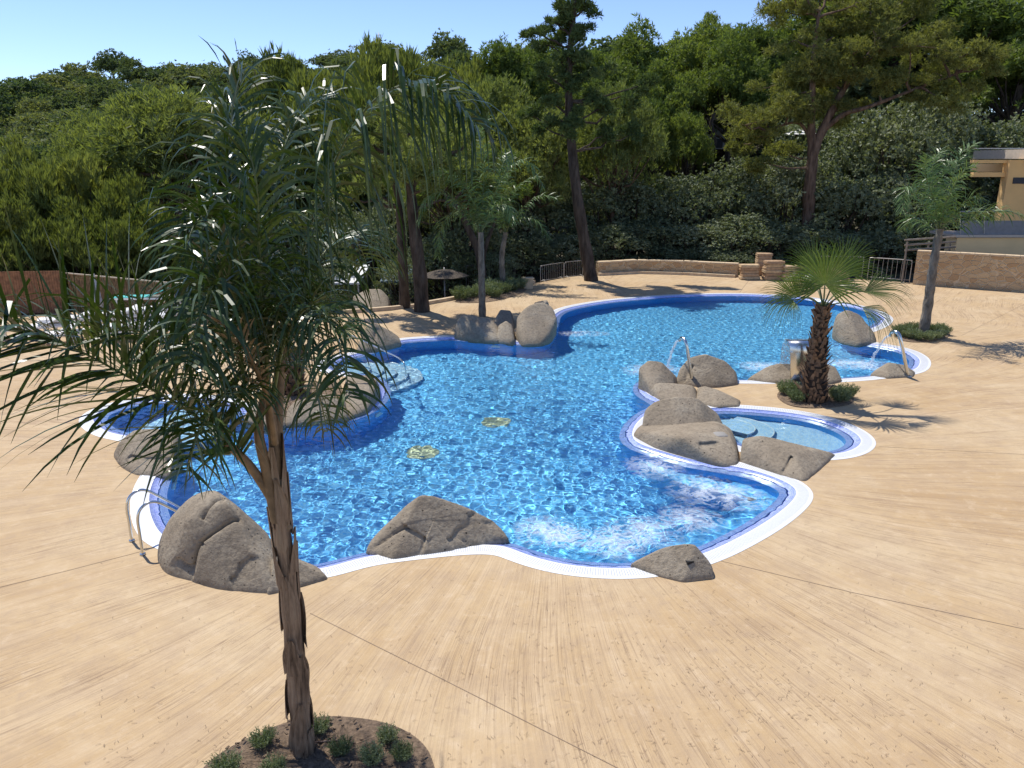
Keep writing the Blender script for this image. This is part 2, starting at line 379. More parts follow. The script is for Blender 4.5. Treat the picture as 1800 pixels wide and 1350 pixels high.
def basin(P, T, depth, floor_mat, tagname):
    o1, o2, i1 = offset(P, .25), offset(P, .29), offset(P, -.27)
    ribbon("pool_coping", [(o2, .004), (o1, .012), (P, .006)], M['grate'], T, [.31, .26, 0], 'structure')
    ribbon("pool_edge_tiles", [(P, .006), (P, -.004), (offset(P, -.14), -.04), (i1, -.10)], M['mosaic'], T, [.0, .01, .15, .28], 'structure')
    ribbon("pool_wall", [(i1, -.10), (i1, -depth)], M['wallmosaic'], T, [0, depth-.1], 'structure')
    fill(i1, [], -depth, "pool_floor", floor_mat, 'structure', uv=True)
    return o2, i1
OUTER, INNER = basin(E0, TS, 1.25, M['floormosaic'], "")
KOUT, KIN = basin(K0, TK, .42, M['kidmosaic'], "")
# steps of the small cove (white nosings), and a shelf in the left lobe
def arcstep(cx, cy, r0, a0, a1, z, squash=.8):
    c = gp(cx, cy); A = np.linspace(a0, a1, 40)
    P = np.stack([c.x+r0*np.cos(A), c.y+r0*squash*np.sin(A)], 1)
    mb = MB(); n = len(A); top = np.vstack([np.c_[P, np.full(n, z)], [[c.x, c.y, z]]]); i = np.arange(n-1)
    mb.add(top, np.stack([i, i+1, np.full(n-1, n)], 1))
    mb.add(np.vstack([np.c_[P, np.full(n, z)], np.c_[P, np.full(n, z-.25)]]), np.stack([i, n+i, n+i+1, i+1], 1))
    me = mb.mesh("pool_step"); vv = np.array([v.co[:] for v in me.vertices]); set_uv(me, vv[:, :2]+vv[:, 2:3])
    o = link("pool_step", me, M['kidmosaic']); o["kind"] = 'structure'
    mb = MB(); mb.tube([(p[0], p[1], z+.004) for p in P], .014, 5); me = mb.mesh("step_nosing"); link("step_nosing", me, M['white_tile'], o, loc=(0, 0, 0))
for k, r in enumerate((.85, 1.2, 1.55, 1.9, 2.3)): arcstep(597, 644, r, -PI*.5, PI*.5, -.22-.2*k)
c_ = gp(235, 738)
arcstep(240, 738, 1.9, -.9, 1.3, -.55, .9)
for k, r in enumerate((.55, .95)): arcstep(1262, 745, r+.25, -.9, 1.0, -.12-.14*k, .8)
# seat ledge under the jets of the near right bay
def ledge(a, b_, wd, z):
    ia, ib = [int(np.argmin(np.linalg.norm(INNER-np.array(gp(*q, -.1).to_2d()), axis=1))) for q in (a, b_)]
    n_ = len(INNER); cnt = (ib-ia) % n_; stp = 1
    if cnt > n_/2: cnt = n_-cnt; stp = -1
    idx = [(ia+stp*k) % n_ for k in range(cnt+1)]; taper = np.minimum(1, np.minimum(np.arange(cnt+1), cnt-np.arange(cnt+1))/14+.02)[:, None]
    O_ = offset(E0, -.25)[idx]; I_ = O_+(offset(E0, -.25-wd)[idx]-O_)*taper; m_ = len(idx); mb = MB(); i = np.arange(m_-1)
    mb.add(np.vstack([np.c_[O_, np.full(m_, z)], np.c_[I_, np.full(m_, z)], np.c_[I_, np.full(m_, -1.3)]]), np.concatenate([np.stack([i, i+1, m_+i+1, m_+i], 1), np.stack([m_+i, m_+i+1, 2*m_+i+1, 2*m_+i], 1)]))
    me = mb.mesh("pool_seat"); vv = np.concatenate(mb.v); set_uv(me, vv[:, :2]+vv[:, 2:3]); o = link("pool_seat", me, M['floormosaic']); o["kind"] = 'structure'; o.cycles.is_caustics_receiver = True
ledge((1150,790), (925,972), .55, -.42)
# main drains on the floor and round wall lights
M['drain'] = simple("drain_grating", (.62, .60, .36), .5, var=.2, scale=30)
for (x, y) in [(742,829),(872,776)]:
    g = gp(x, y, -.95); g.z = -1.245; mb = MB(); A = np.linspace(0, 2*PI, 24, endpoint=False); ring = lambda R_, z_: np.c_[g.x+R_*np.cos(A), g.y+R_*np.sin(A), np.full(24, g.z+z_)]
    i = np.arange(24); V = np.vstack([ring(.36, 0), ring(.34, .03), ring(.30, .035), [[g.x, g.y, g.z+.02]]]); mb.add(V, np.concatenate([np.stack([k*24+i, k*24+(i+1) % 24, (k+1)*24+(i+1) % 24, (k+1)*24+i], 1) for k in (0, 1)])); mb.f[3].append(np.stack([48+i, 48+(i+1) % 24, np.full(24, 72)], 1))
    o = mb.build("pool_drain", M['drain'], None, True); o["kind"] = 'structure'; o.cycles.is_caustics_receiver = True
def near_wall(x, y, z):
    p = np.array(gp(x, y, z).to_2d()); k = np.argmin(np.linalg.norm(INNER-p, axis=1)); t = INNER[(k+2) % len(INNER)]-INNER[k-2]; t = t/np.linalg.norm(t); n_ = np.array([-t[1], t[0]])*(1 if area(INNER) > 0 else -1)
    return INNER[k], n_
for (x, y) in [(637,722),(872,608),(330,845)]:
    p, n_ = near_wall(x, y, -.1); c = Vector((p[0]+n_[0]*.02, p[1]+n_[1]*.02, -.42)); N3 = Vector((n_[0], n_[1], 0))
    mb = MB(); mb.tube([c-N3*.03, c+N3*.012, c+N3*.03], [.15, .15, .12], 20, True); o = mb.build("pool_light", M['white_tile'], None, False); o["kind"] = 'structure'; o.cycles.is_caustics_receiver = True
# ------------------------------------------------------------------ deck
DECKPX = [(-420,540),(-100,552),(0,556),(130,549),(305,553),(450,557),(600,553),(690,546),(755,536),(850,519),(905,508),(940,498),(1000,487),(1050,482),(1120,478),(1290,484),(1395,488),(1500,490),(1600,497),(1700,507),(1800,513),(2150,532)]
D0 = [gp(x, y).to_2d() for x, y in DECKPX]
DECK = np.array([tuple(p) for p in D0]+[(34.0, -4.0), (-30.0, -4.0)])
fill(DECK, [offset(E0, .288), offset(K0, .288)], 0.0, "pool_deck", M['deck'], 'structure')
sk = MB(); n = len(DECK); P3 = np.vstack([np.c_[DECK, np.full(n, -.002)], np.c_[DECK, np.full(n, -1.5)]]); i = np.arange(n)
sk.add(P3, np.stack([i, (i+1) % n, n+(i+1) % n, n+i], 1)); o = sk.build("deck_edge", M['cap']); o["kind"] = 'structure'
def joint(pts, wd=.009):
    P = [gp(x, y) for x, y in pts]; mb = MB()
    for a, c in zip(P[:-1], P[1:]):
        d = (c-a).normalized(); q = Vector((-d.y, d.x, 0))*wd/2
        mb.add([tuple(a-q+Vector((0, 0, .004))), tuple(c-q+Vector((0, 0, .004))), tuple(c+q+Vector((0, 0, .004))), tuple(a+q+Vector((0, 0, .004)))], [[0, 1, 2, 3]])
    o = mb.build("deck_joint", M['joint']); o["kind"] = 'structure'
joint([(545,1078),(760,1185),(1095,1355)]); joint([(-20,1037),(120,1003),(262,966)]); joint([(1262,985),(1500,1042),(1820,1110)])
joint([(1572,548),(1598,505)]); joint([(1690,590),(1820,525)]); joint([(1545,785),(1820,800)], .009); joint([(1100,515),(1060,487)], .02); joint([(1300,514),(1320,488)], .02)
# ------------------------------------------------------------------ water with real ripples
rng = np.random.RandomState(3)
JAC = [(1150,822,1.0),(1235,862,1.1),(1290,875,1.0),(1215,912,.9),(1080,955,.9),(1130,935,1.0),(960,935,.9),(1000,945,.7)]
def waves(X, Y):
    Z = np.zeros_like(X)
    for k in range(70):
        L = .085*(3.8**rng.uniform(0, 1)); a = rng.normal(.35, 1.1); kx = 2*PI/L
        Z += L*.0036*(L/.3)**.5*rng.uniform(.5, 1.2)*np.sin(kx*(X*math.cos(a)+Y*math.sin(a))+rng.uniform(0, 6.28))
    patch = .75+.25*np.sin(X*.55+1.1)*np.sin(Y*.42+.4*X)
    Z *= patch*np.interp(Y, [16, 24, 32], [1, .75, .5])
    return Z
def water(name, P, step, amp, label):
    x0, y0 = P.min(0)-.1; x1, y1 = P.max(0)+.1
    xs = np.arange(x0, x1, step); ys = np.arange(y0, y1, step); X, Y = np.meshgrid(xs, ys)
    Z = waves(X, Y)*amp
    if amp > .8:
        for (px, py, a) in JAC:
            c = gp(px, py); r2 = (X-c.x)**2+(Y-c.y)**2; g = np.exp(-r2/.55)
            Z += g*a*.012*(np.sin(9*X+3*np.sin(5*Y))*np.sin(11*Y+2*np.sin(7*X+c.x)))
    ok = inside(P, X, Y); cell = ok[:-1, :-1] & ok[1:, 1:] & ok[:-1, 1:] & ok[1:, :-1]
    nx = len(xs); jj, ii = np.nonzero(cell); a = jj*nx+ii; Fa = np.stack([a, a+1, a+1+nx, a+nx], 1)
    used = np.zeros(X.size, bool); used[Fa.ravel()] = True; mp = np.cumsum(used)-1
    V = np.stack([X.ravel(), Y.ravel(), WZ+Z.ravel()], 1)[used]
    o = link(name, npmesh(name, V, [mp[Fa]], True), M['water']); o["kind"] = 'structure'
    o.cycles.is_caustics_caster = True
    return o
m = bpy.data.materials.new("pool_water"); m.use_nodes = True; nt = m.node_tree; nt.nodes.clear()
outn = nt.nodes.new("ShaderNodeOutputMaterial"); g = nt.nodes.new("ShaderNodeBsdfGlass")
g.inputs["IOR"].default_value = 1.33; g.inputs["Roughness"].default_value = 0; g.inputs[0].default_value = (.88, .985, 1, 1)
nt.links.new(g.outputs[0], outn.inputs[0]); M['water'] = m
water("pool_water", offset(E0, -.03), .022, 1.0, "")
water("shallow_pool_water", offset(K0, -.03), .03, .3, "")
for o in list(COL.objects):
    if o.type == 'MESH' and o.name.split('.')[0] in ("pool_floor", "pool_wall", "pool_edge_tiles", "pool_step", "step_nosing"):
        o.cycles.is_caustics_receiver = True

# ------------------------------------------------------------------ boulders
_ico = {}
def ico(s):
    if s not in _ico:
        bm = bmesh.new(); bmesh.ops.create_icosphere(bm, subdivisions=s, radius=1)
        _ico[s] = (np.array([v.co[:] for v in bm.verts]), np.array([[v.index for v in f.verts] for f in bm.faces])); bm.free()
    return _ico[s]
def surf(V, x, y):
    """where the sight line through photo pixel x, y first meets the rock"""
    d = np.array(ray(x, y).normalized()); Q = V-np.array([0, 0, H]); t = Q@d; dist = np.linalg.norm(Q-t[:, None]*d, axis=1)
    ok = dist < max(.06, dist.min()*1.3); i = np.nonzero(ok)[0][np.argmin(t[ok])]
    return Vector(V[i])
def blob(base, tops, sub=5, cracks=(), rough=.05, k=24, low=-.25, seed=0):
    pts = [gp(x, y) for x, y in base]; c0 = sum(pts, Vector())/len(pts)
    P = [Vector((p.x, p.y, low)) for p in pts]+[p+Vector((0, 0, .03)) for p in pts]
    for (x, y, yb) in tops: P.append(pd(x, y, gY(x, yb)))
    zt = max(p.z for p in P); c = Vector((c0.x, c0.y, zt*.38))
    bm = bmesh.new(); [bm.verts.new(p) for p in P]; bmesh.ops.convex_hull(bm, input=bm.verts)
    bm.normal_update(); PL = [(np.array(f.normal), f.normal.dot(f.verts[0].co-c)) for f in bm.faces if f.calc_area() > 1e-5]; bm.free()
    U, Fa = ico(sub); q = np.zeros(len(U))
    for n_, d in PL:
        if d < 0: n_, d = -n_, -d
        q += np.clip(U@n_/max(d, .03), 0, None)**k
    R = q**(-1/k)*1.045; size = np.median(R)
    V = np.array(c)+U*R[:, None]
    nz = np.array([noise.fractal(Vector(v)*1.6+Vector((seed, seed*.7, 0)), .9, 2.1, 5) for v in V])
    nz2 = np.array([noise.noise(Vector(v)*.9+Vector((seed*1.3, 5, seed))) for v in V])
    R = R+rough*size*(nz*.7+nz2*1.0)
    V = np.array(c)+U*R[:, None]
    for (xa, ya, xb, yb, yr) in cracks:
        a = (surf(V, xa, ya)-c).normalized(); b_ = (surf(V, xb, yb)-c).normalized()
        nn = a.cross(b_); th = math.asin(min(1, nn.length)); nn.normalize(); e = nn.cross(a)
        wob = np.array([noise.noise(Vector(v)*5+Vector((xa, 0, 0)))*.035 for v in V])
        dist = np.abs(U@np.array(nn)+wob)*R; t = np.arctan2(U@np.array(e), U@np.array(a))
        mk = np.clip((t+.06)/.06, 0, 1)*np.clip((th+.06-t)/.06, 0, 1)
        R = R-mk*(np.exp(-(dist/.022)**2)*.09+np.exp(-(dist/.10)**2)*.035)
    return np.array(c)+U*R[:, None], Fa
def boulder(label, blobs, name="boulder", group=None, low=-.25):
    mb = MB()
    for i, bl in enumerate(blobs):
        V, Fa = blob(low=low, seed=len(label)+i*3.1, **bl); mb.add(V, Fa)
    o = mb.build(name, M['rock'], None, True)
    c = Vector(np.concatenate(mb.v).mean(0)); c.z = 0
    o.data.transform(__import__('mathutils').Matrix.Translation(-c)); o.location = c
    return tag(o, label, "boulder", group)
G = "artificial boulders round the pool edge"
boulder("huge cracked boulder beside the pool ladder, behind the tall palm trunk", [
    dict(base=[(272,985),(290,1008),(370,1034),(440,1043),(490,1044),(500,1010),(480,975),(440,955),(330,950),(285,960)], tops=[(345,868,968),(380,864,965),(303,905,972),(425,896,968),(472,935,975),(279,950,980),(395,885,992),(330,915,1000),(445,962,1012)], sub=6,
         cracks=[(428,906,340,952,985),(340,952,322,1010,1000),(455,978,405,1032,1010),(395,868,345,905,975),(300,985,330,1015,1010)]),
    dict(base=[(470,1046),(520,1035),(577,1018),(560,1000),(500,990),(465,1010)], tops=[(490,968,1012),(535,990,1012)], sub=5)], group=G)
boulder("cracked peaked boulder at the middle of the near pool edge", [
    dict(base=[(642,968),(690,985),(745,970),(820,964),(898,950),(870,930),(800,922),(700,928),(655,950)], tops=[(740,870,945),(765,872,942),(700,902,945),(832,896,940),(880,926,942),(660,948,955)], sub=6,
         cracks=[(655,955,700,922,960),(700,922,748,948,960),(748,948,748,972,965),(840,900,802,955,945),(868,918,832,962,945)])], group=G)
R3 = boulder("small boulder with a dark square hole on the near right pool edge", [
    dict(base=[(1107,995),(1150,1012),(1200,1024),(1256,1018),(1252,1000),(1225,978),(1150,982)], tops=[(1200,956,1000),(1168,962,998),(1222,957,1003),(1246,985,1008),(1120,988,998)], sub=6, rough=.03)], group=G)
R4 = boulder("largest domed boulder with a deep groove on the spur beside the bubbling bay", [
    dict(base=[(1127,758),(1180,770),(1240,768),(1272,750),(1262,730),(1200,718),(1140,728)], tops=[(1190,697,745),(1225,700,745),(1155,704,745),(1133,722,750),(1252,728,748)], sub=6, rough=.035),
    dict(base=[(1112,767),(1150,789),(1220,810),(1270,820),(1298,818),(1300,790),(1285,755),(1250,738),(1150,738),(1125,748)], tops=[(1140,753,768),(1190,760,780),(1262,748,775),(1283,765,790),(1294,790,806),(1200,768,800),(1125,758,770)], sub=6, rough=.03, cracks=[(1235,778,1270,780,800)])], group=G)
boulder("long low boulder between the small shallow pool and the curved coping", [
    dict(base=[(1298,812),(1345,824),(1390,842),(1415,846),(1440,828),(1468,800),(1430,796),(1380,788),(1310,782)], tops=[(1340,766,803),(1305,772,803),(1372,780,806),(1440,793,808),(1398,797,822)], sub=6, cracks=[(1395,800,1375,825,815)])], group=G)
boulder("rounded boulder at the tip of the spur, left of the near water spout", [
    dict(base=[(1123,682),(1150,699),(1185,688),(1192,668),(1150,658),(1127,663)], tops=[(1140,633,676),(1165,637,676),(1122,648,678),(1183,660,678)], sub=5)], group=G)
boulder("broad rounded boulder directly behind the foot of the near water spout", [
    dict(base=[(1187,674),(1220,680),(1260,682),(1298,677),(1290,658),(1240,650),(1197,658)], tops=[(1240,622,668),(1212,628,668),(1272,632,668),(1293,655,670),(1192,650,670)], sub=5, cracks=[(1215,640,1200,670,672)])], group=G)
boulder("flat cracked boulder lining the spur edge in front of the near spout", [
    dict(base=[(1140,692),(1160,704),(1225,710),(1225,688),(1180,676),(1142,680)], tops=[(1158,673,692),(1215,677,694),(1145,680,692)], sub=5),
    dict(base=[(1222,708),(1260,717),(1300,716),(1302,706),(1262,688),(1226,684)], tops=[(1240,679,698),(1262,685,703),(1292,701,710)], sub=5)], group=G)
boulder("low boulder either side of the steel waterfall blade", [
    dict(base=[(1313,668),(1360,674),(1410,676),(1425,665),(1400,652),(1340,657)], tops=[(1368,638,664),(1352,643,664),(1395,640,664)], sub=5),
    dict(base=[(1420,676),(1460,676),(1480,671),(1470,655),(1425,652)], tops=[(1450,638,664),(1468,645,665),(1430,640,664)], sub=5)], group=G)
boulder("small low boulder at the foot of the right water spout", [
    dict(base=[(1530,660),(1560,666),(1605,663),(1609,656),(1580,647),(1545,649)], tops=[(1562,637,657),(1590,642,657),(1540,650,658)], sub=5)], group=G)
boulder("upright boulder between the two right coves, behind the fan palm", [
    dict(base=[(1463,590),(1480,601),(1510,607),(1540,603),(1537,588),(1500,582),(1468,583)], tops=[(1490,545,592),(1472,553,592),(1510,553,592),(1531,578,597),(1463,580,593)], sub=5)], group=G)
boulder("big rounded boulder at the right end of the far rock group", [
    dict(base=[(905,597),(920,607),(950,606),(968,600),(977,582),(960,572),(920,574)], tops=[(925,541,590),(950,531,586),(970,540,586),(908,560,592),(978,562,592)], sub=5),
    dict(base=[(930,580),(970,585),(972,565),(935,562)], tops=[(940,532,572),(962,528,572)], sub=4)], group=G)
boulder("long boulder at the foot of the far palm in front of the trees", [
    dict(base=[(798,594),(830,599),(878,602),(882,588),(810,580)], tops=[(815,553,590),(862,560,590),(801,572,592),(876,575,592)], sub=5),
    dict(base=[(873,601),(905,605),(906,590),(878,585)], tops=[(890,564,595),(900,572,595),(877,572,594)], sub=4)], group=G)
boulder("small dark boulder behind the far rock group", [
    dict(base=[(864,578),(905,580),(903,562),(870,563)], tops=[(880,544,570),(897,546,570)], sub=4)], group=G)
boulder("pyramid shaped boulder on the left far edge behind the step handrail", [
    dict(base=[(626,620),(660,617),(706,605),(702,594),(660,590),(633,600)], tops=[(658,566,606),(646,570,606),(688,582,602),(630,605,612)], sub=5, cracks=[(662,575,660,612,608)])], group=G)
boulder("flat topped boulder at the tip of the planted island by the steps", [
    dict(base=[(605,737),(645,724),(666,703),(668,680),(645,663),(608,668)], tops=[(645,660,690),(612,661,690),(661,667,695),(604,690,712),(640,700,715)], sub=6, cracks=[(612,700,608,730,720)])], group=G, low=-.5)
boulder("low smooth boulder lining the island edge, half behind the hanging fronds", [
    dict(base=[(500,748),(560,744),(612,737),(610,715),(560,708),(510,716)], tops=[(520,706,732),(562,692,728),(600,700,724),(505,722,738)], sub=5)], group=G, low=-.5)
boulder("left boulder of the island edge, hidden behind the palm trunk", [
    dict(base=[(428,738),(460,750),(502,750),(506,726),(470,715),(435,722)], tops=[(455,708,732),(490,706,732)], sub=5)], group=G, low=-.5)
boulder("wide dark boulder between the left round pool and the ladder", [
    dict(base=[(199,802),(215,823),(240,836),(300,840),(316,818),(323,788),(300,775),(230,778)], tops=[(240,757,800),(290,755,800),(213,775,805),(317,768,800),(302,785,818)], sub=6, cracks=[(222,800,305,808,815)])], group=G, low=-.4)
boulder("round boulder in shade beyond the far left deck edge", [
    dict(base=[(618,541),(650,547),(684,544),(686,531),(650,526),(622,529)], tops=[(645,508,537),(668,509,537),(622,520,538),(682,522,538)], sub=5)], group="boulders beyond the deck")
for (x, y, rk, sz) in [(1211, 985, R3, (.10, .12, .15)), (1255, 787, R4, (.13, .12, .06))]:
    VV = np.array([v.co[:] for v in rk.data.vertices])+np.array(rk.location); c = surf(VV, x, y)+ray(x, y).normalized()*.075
    mb = MB(); mb.box(c, sz, .3); mb.build("hole_shade_box", simple("painted_hole_shade", (.01, .01, .01), .9), rk)  # solid box sunk in the rock; near-black colour paints the hole's inner shade
c = pd(1266, 767, gY(1266, 790)); V, Fa = ico(3); q = np.sign(V)*np.abs(V)**.6*np.array([.15, .12, .07]); mb = MB(); mb.add(q, Fa); o = mb.build("loose_stone", simple("pale_stone", (.30, .28, .25), .9, bmp=.01), None, True)
o.location = c; o.rotation_euler = (.15, .1, .3); tag(o, "small pale loose stone lying on the largest domed boulder", "stone")

# ------------------------------------------------------------------ terrain
RX = np.array([-200, 0, 60, 130, 250, 400, 500, 600, 700, 800, 860, 1000, 1100, 1200, 1280, 1350, 1450, 1600, 1800, 2000])
RY = np.array([200, 160, 125, 110, 106, 97, 88, 80, 78, 80, 92, 84, 76, 66, 50, 45, 40, 18, -5, -10])
RD = np.array([260, 250, 245, 240, 235, 225, 215, 200, 180, 165, 150, 125, 110, 100, 95, 88, 82, 75, 72, 72])
RU = np.array([ray(x, 285).x/ray(x, 285).y for x in RX])
RT = np.array([ray(x, y).z/ray(x, y).y for x, y in zip(RX, RY)])        # slope of the sight line to the ridge's tree tops
FU = np.array([-2, -.3, -.12, .02, .1, 2]); FZ = np.array([-2.2, -2.0, -1.4, -.5, -.35, -.3])
def terr(X, Y):
    X = np.asarray(X, float); Y = np.maximum(np.asarray(Y, float), 1)
    u = X/Y; D = Y
    dr = np.interp(u, RU, RD); zr = H+dr*np.interp(u, RU, RT)-9.5
    z0 = np.interp(u, FU, FZ)
    d0 = np.interp(u, [-.7, -.2, .1, .6], [75, 60, 46, 44])
    t = np.clip((D-d0)/(dr-d0), 0, 1); z = z0+(zr-z0)*(t**1.3)
    past = np.clip((D-dr)/60, 0, 3); z = z-past*past*3-past*2
    z = z+(.9*np.sin(X*.07+1)*np.sin(Y*.05)+.25*np.sin(X*.31)*np.sin(Y*.27))*np.clip((D-46)/30, 0, 1)
    return z
def sheet():
    ys = np.concatenate([np.arange(-60, 20, 8), np.arange(20, 90, 1.5), np.arange(90, 320, 5), np.array([340, 380, 450, 600, 900, 1500])])
    us = np.linspace(-1, 1, 140); V = []
    for y in ys:
        half = max(abs(y), 45)*1.15
        V.append(np.stack([us*half, np.full(140, y), terr(us*half, np.full(140, y)) if y > 1 else np.full(140, -2.0)], 1))
    V = np.concatenate(V)
    ins = inside(DECK, V[:, 0], V[:, 1]); V[ins, 2] = -2.3
    m_ = len(ys); n = 140; i = (np.arange(m_-1)[:, None]*n+np.arange(n-1)[None]).ravel()
    o = link("ground", npmesh("ground", V, [np.stack([i, i+1, i+1+n, i+n], 1)], True), M['ground']); o["kind"] = 'structure'
sheet()
def th(x, y): return float(terr(x, y))

# ------------------------------------------------------------------ foliage
def unit(v): return v/(np.linalg.norm(v, axis=-1, keepdims=True)+1e-9)
def blades(mb, P, Dn, L, W, rs, fat=.45, nrm=None):
    """leaf-sized faces: one diamond per blade"""
    n = len(P); L = np.asarray(L)*np.ones(n); W = np.asarray(W)*np.ones(n)
    side = unit(np.cross(Dn, rs.normal(size=(n, 3)) if nrm is None else nrm+rs.normal(size=(n, 3))*.45))*W[:, None]*.5; mid = P+Dn*(L*fat)[:, None]
    V = np.stack([P, mid+side, P+Dn*L[:, None], mid-side], 1).reshape(-1, 3)
    mb.add(V, np.arange(4*n).reshape(-1, 4))
def clump(mb, c, R, n, L, W, rs, up=.35, lo=-.55, shell=(.55, 1.0), tuft=7, spread=.75, lump=.25, tang=.6):
    """a leaf clump: tufts of blades over an uneven ellipsoid shell"""
    nt_ = max(1, n//tuft); d = unit(rs.normal(size=(int(nt_*2.2), 3))); d = d[d[:, 2] > lo][:nt_]
    ph = rs.uniform(0, 6, 3)
    r = 1+lump*np.sin(d[:, 0]*5+ph[0])*np.sin(d[:, 1]*5+ph[1])+lump*.6*np.sin(d[:, 2]*7+ph[2]+d[:, 0]*6)
    r = r*rs.uniform(shell[0]**2, shell[1]**2, len(d))**.5
    P = np.asarray(c)+d*r[:, None]*np.asarray(R)
    P = np.repeat(P, tuft, 0); dd = np.repeat(d, tuft, 0)
    t = rs.normal(size=P.shape); t = unit(t-dd*np.sum(t*dd, 1, keepdims=True)*(rs.rand(len(P), 1) < tang))
    Dn = unit(dd*.8*(1-tang)+dd*.2+np.array([0, 0, up])+t*(spread+tang*.6))
    blades(mb, P, Dn, L*rs.uniform(.6, 1.2, len(P)), W*rs.uniform(.7, 1.3, len(P)), rs, .45, dd if tang > 0 else None)
def limb(mb, a, b, r0, r1, rs, wob=.06, n=6, seg=6, sag=.1):
    a, b = np.array(a, float), np.array(b, float); t = np.linspace(0, 1, seg)[:, None]; L = np.linalg.norm(b-a)
    P = a+(b-a)*t; P[:, 2] += np.sin(t[:, 0]*PI)*L*sag; P[1:-1] += rs.normal(size=(seg-2, 3))*L*wob*.5
    mb.tube(P, np.linspace(r0, r1, seg), n, False); return P
def proto_pine(seed, hgt=9.0, wid=7.0, trunk=.45, n=9000, L=.42, W=.15, ncl=16, flat=.75, cluster=.27, up=.35, mat='far', bark='bark', top=1.0, dense_low=0.0):
    """unit tree: base at origin; returns crown mesh, trunk mesh"""
    rs = np.random.RandomState(seed); cr = MB(); tk = MB()
    zc = hgt*(trunk+(1-trunk)*.45); rz = hgt*(1-trunk)*.55; rw = wid*.5
    top_ = limb(tk, (0, 0, -.6), (rs.normal()*.3, rs.normal()*.3, zc), hgt*.028, hgt*.016, rs, .03, 7, 7, 0)
    fork = np.array([0, 0, hgt*trunk*.9])
    cs = []
    for i in range(ncl):
        a = i*2.4+rs.uniform(-.3, .3); q = ((i+.5)/ncl)**.5; h = (1-q*q)**.5
        zz = zc+rz*(h*top*rs.uniform(.5, 1.0)-.35*q*rs.uniform(0, 1.3)-dense_low*rs.uniform(0, 1)*(i % 2))
        c = np.array([math.cos(a)*rw*q*.8, math.sin(a)*rw*q*.8, zz])+rs.normal(size=3)*.2
        R = wid*cluster*rs.uniform(.7, 1.15); cs.append((c, R))
        clump(cr, c, (R, R, R*flat), int(n/ncl), L, W, rs, up, -.5)
        if rs.rand() < .75: limb(tk, fork+(c-fork)*.02+np.array([0, 0, rs.uniform(-.05, .12)*hgt]), c-np.array([0, 0, R*.3]), hgt*.010, hgt*.003, rs, .06, 5, 5, -.06)
    a = cr.mesh("crown"); a.materials.append(M[mat]); b_ = tk.mesh("trunk", True); b_.materials.append(M[bark])
    return a, b_, hgt, wid
def plant_tree(name, pr, x, y, z, hgt, wid, rz, label, cat, group=None):
    a, b_, h0, w0 = pr
    e = empty(name, (x, y, z), label, cat, group)
    for nm, me in (("crown", a), ("trunk", b_)):
        o = bpy.data.objects.new(nm, me); COL.objects.link(o); o.parent = e
        o.scale = (wid/w0, wid/w0, hgt/h0); o.rotation_euler = (0, 0, rz)
    return e
def by_px(px, ytop, D, wpx):
    """tree stood on the ground at distance D: position, height and width from its picture"""
    p = pd(px, ytop, D); s = ray(px, 285); Z = F/((D*CP)+(H-0)*SP)
    zb = th(p.x, D); return p.x, D, zb, p.z-zb, wpx/Z
far_pr = [proto_pine(11+i, n=7500, hgt=8.5, wid=8, trunk=.35, ncl=[13, 18, 10, 22][i], L=.5, W=.20, flat=[.7, .8, .62, .75][i], cluster=[.26, .22, .3, .2][i], dense_low=.5) for i in range(4)]
R_ = random.Random(5)
hill = []
D = 66.0
while D < 262:
    sp = 4.6+D*.026; u = -.74+R_.uniform(0, .04)
    while u < .74:
        uu = u+R_.uniform(-.25, .25)*sp/D; dd = D+R_.uniform(-.4, .4)*sp
        dr = float(np.interp(uu, RU, RD)); lo_ = float(np.interp(uu, [-.7, -.2, .05, .3, .7], [82, 72, 62, 58, 56]))
        if lo_ < dd < dr+9: hill.append((uu*dd, dd))
        u += sp*1.12/D
    D += sp*(1.05 if D < 120 else 1.75)
R_.shuffle(hill)
print("hill trees", len(hill))
hl = ["rounded dark green pine on the wooded hillside behind the pool", "olive tinted pine crown on the wooded hillside behind the pool"]
for i, (x, y) in enumerate(hill[:298]):
    pr = far_pr[i % 4]; s = R_.uniform(.8, 1.2)*(1+y*.0006)
    plant_tree("pine_tree", pr, x, y, th(x, y)-.3, 8.2*s*R_.uniform(.85, 1.12), 8.2*s*R_.uniform(.95, 1.3), R_.uniform(0, 6.28),
               "rounded dark pine on the wooded hillside behind the pool", "tree", "pines covering the far hillside")
# understorey scrub over the far slope: uncountable
us = MB(); rs = np.random.RandomState(8)
for k in range(900):
    D = rs.uniform(62, 235); u = rs.uniform(-.74, .74)
    if D > np.interp(u, RU, RD): continue
    x = u*D; R = 2.4+D*.012
    clump(us, (x, D, th(x, D)+R*.35), (R, R, R*.6), 130, .55+D*.002, .3+D*.001, rs, .3, -.1, (.8, 1))
o = us.build("undergrowth", M['far']); tag(o, None, None, None, 'stuff')

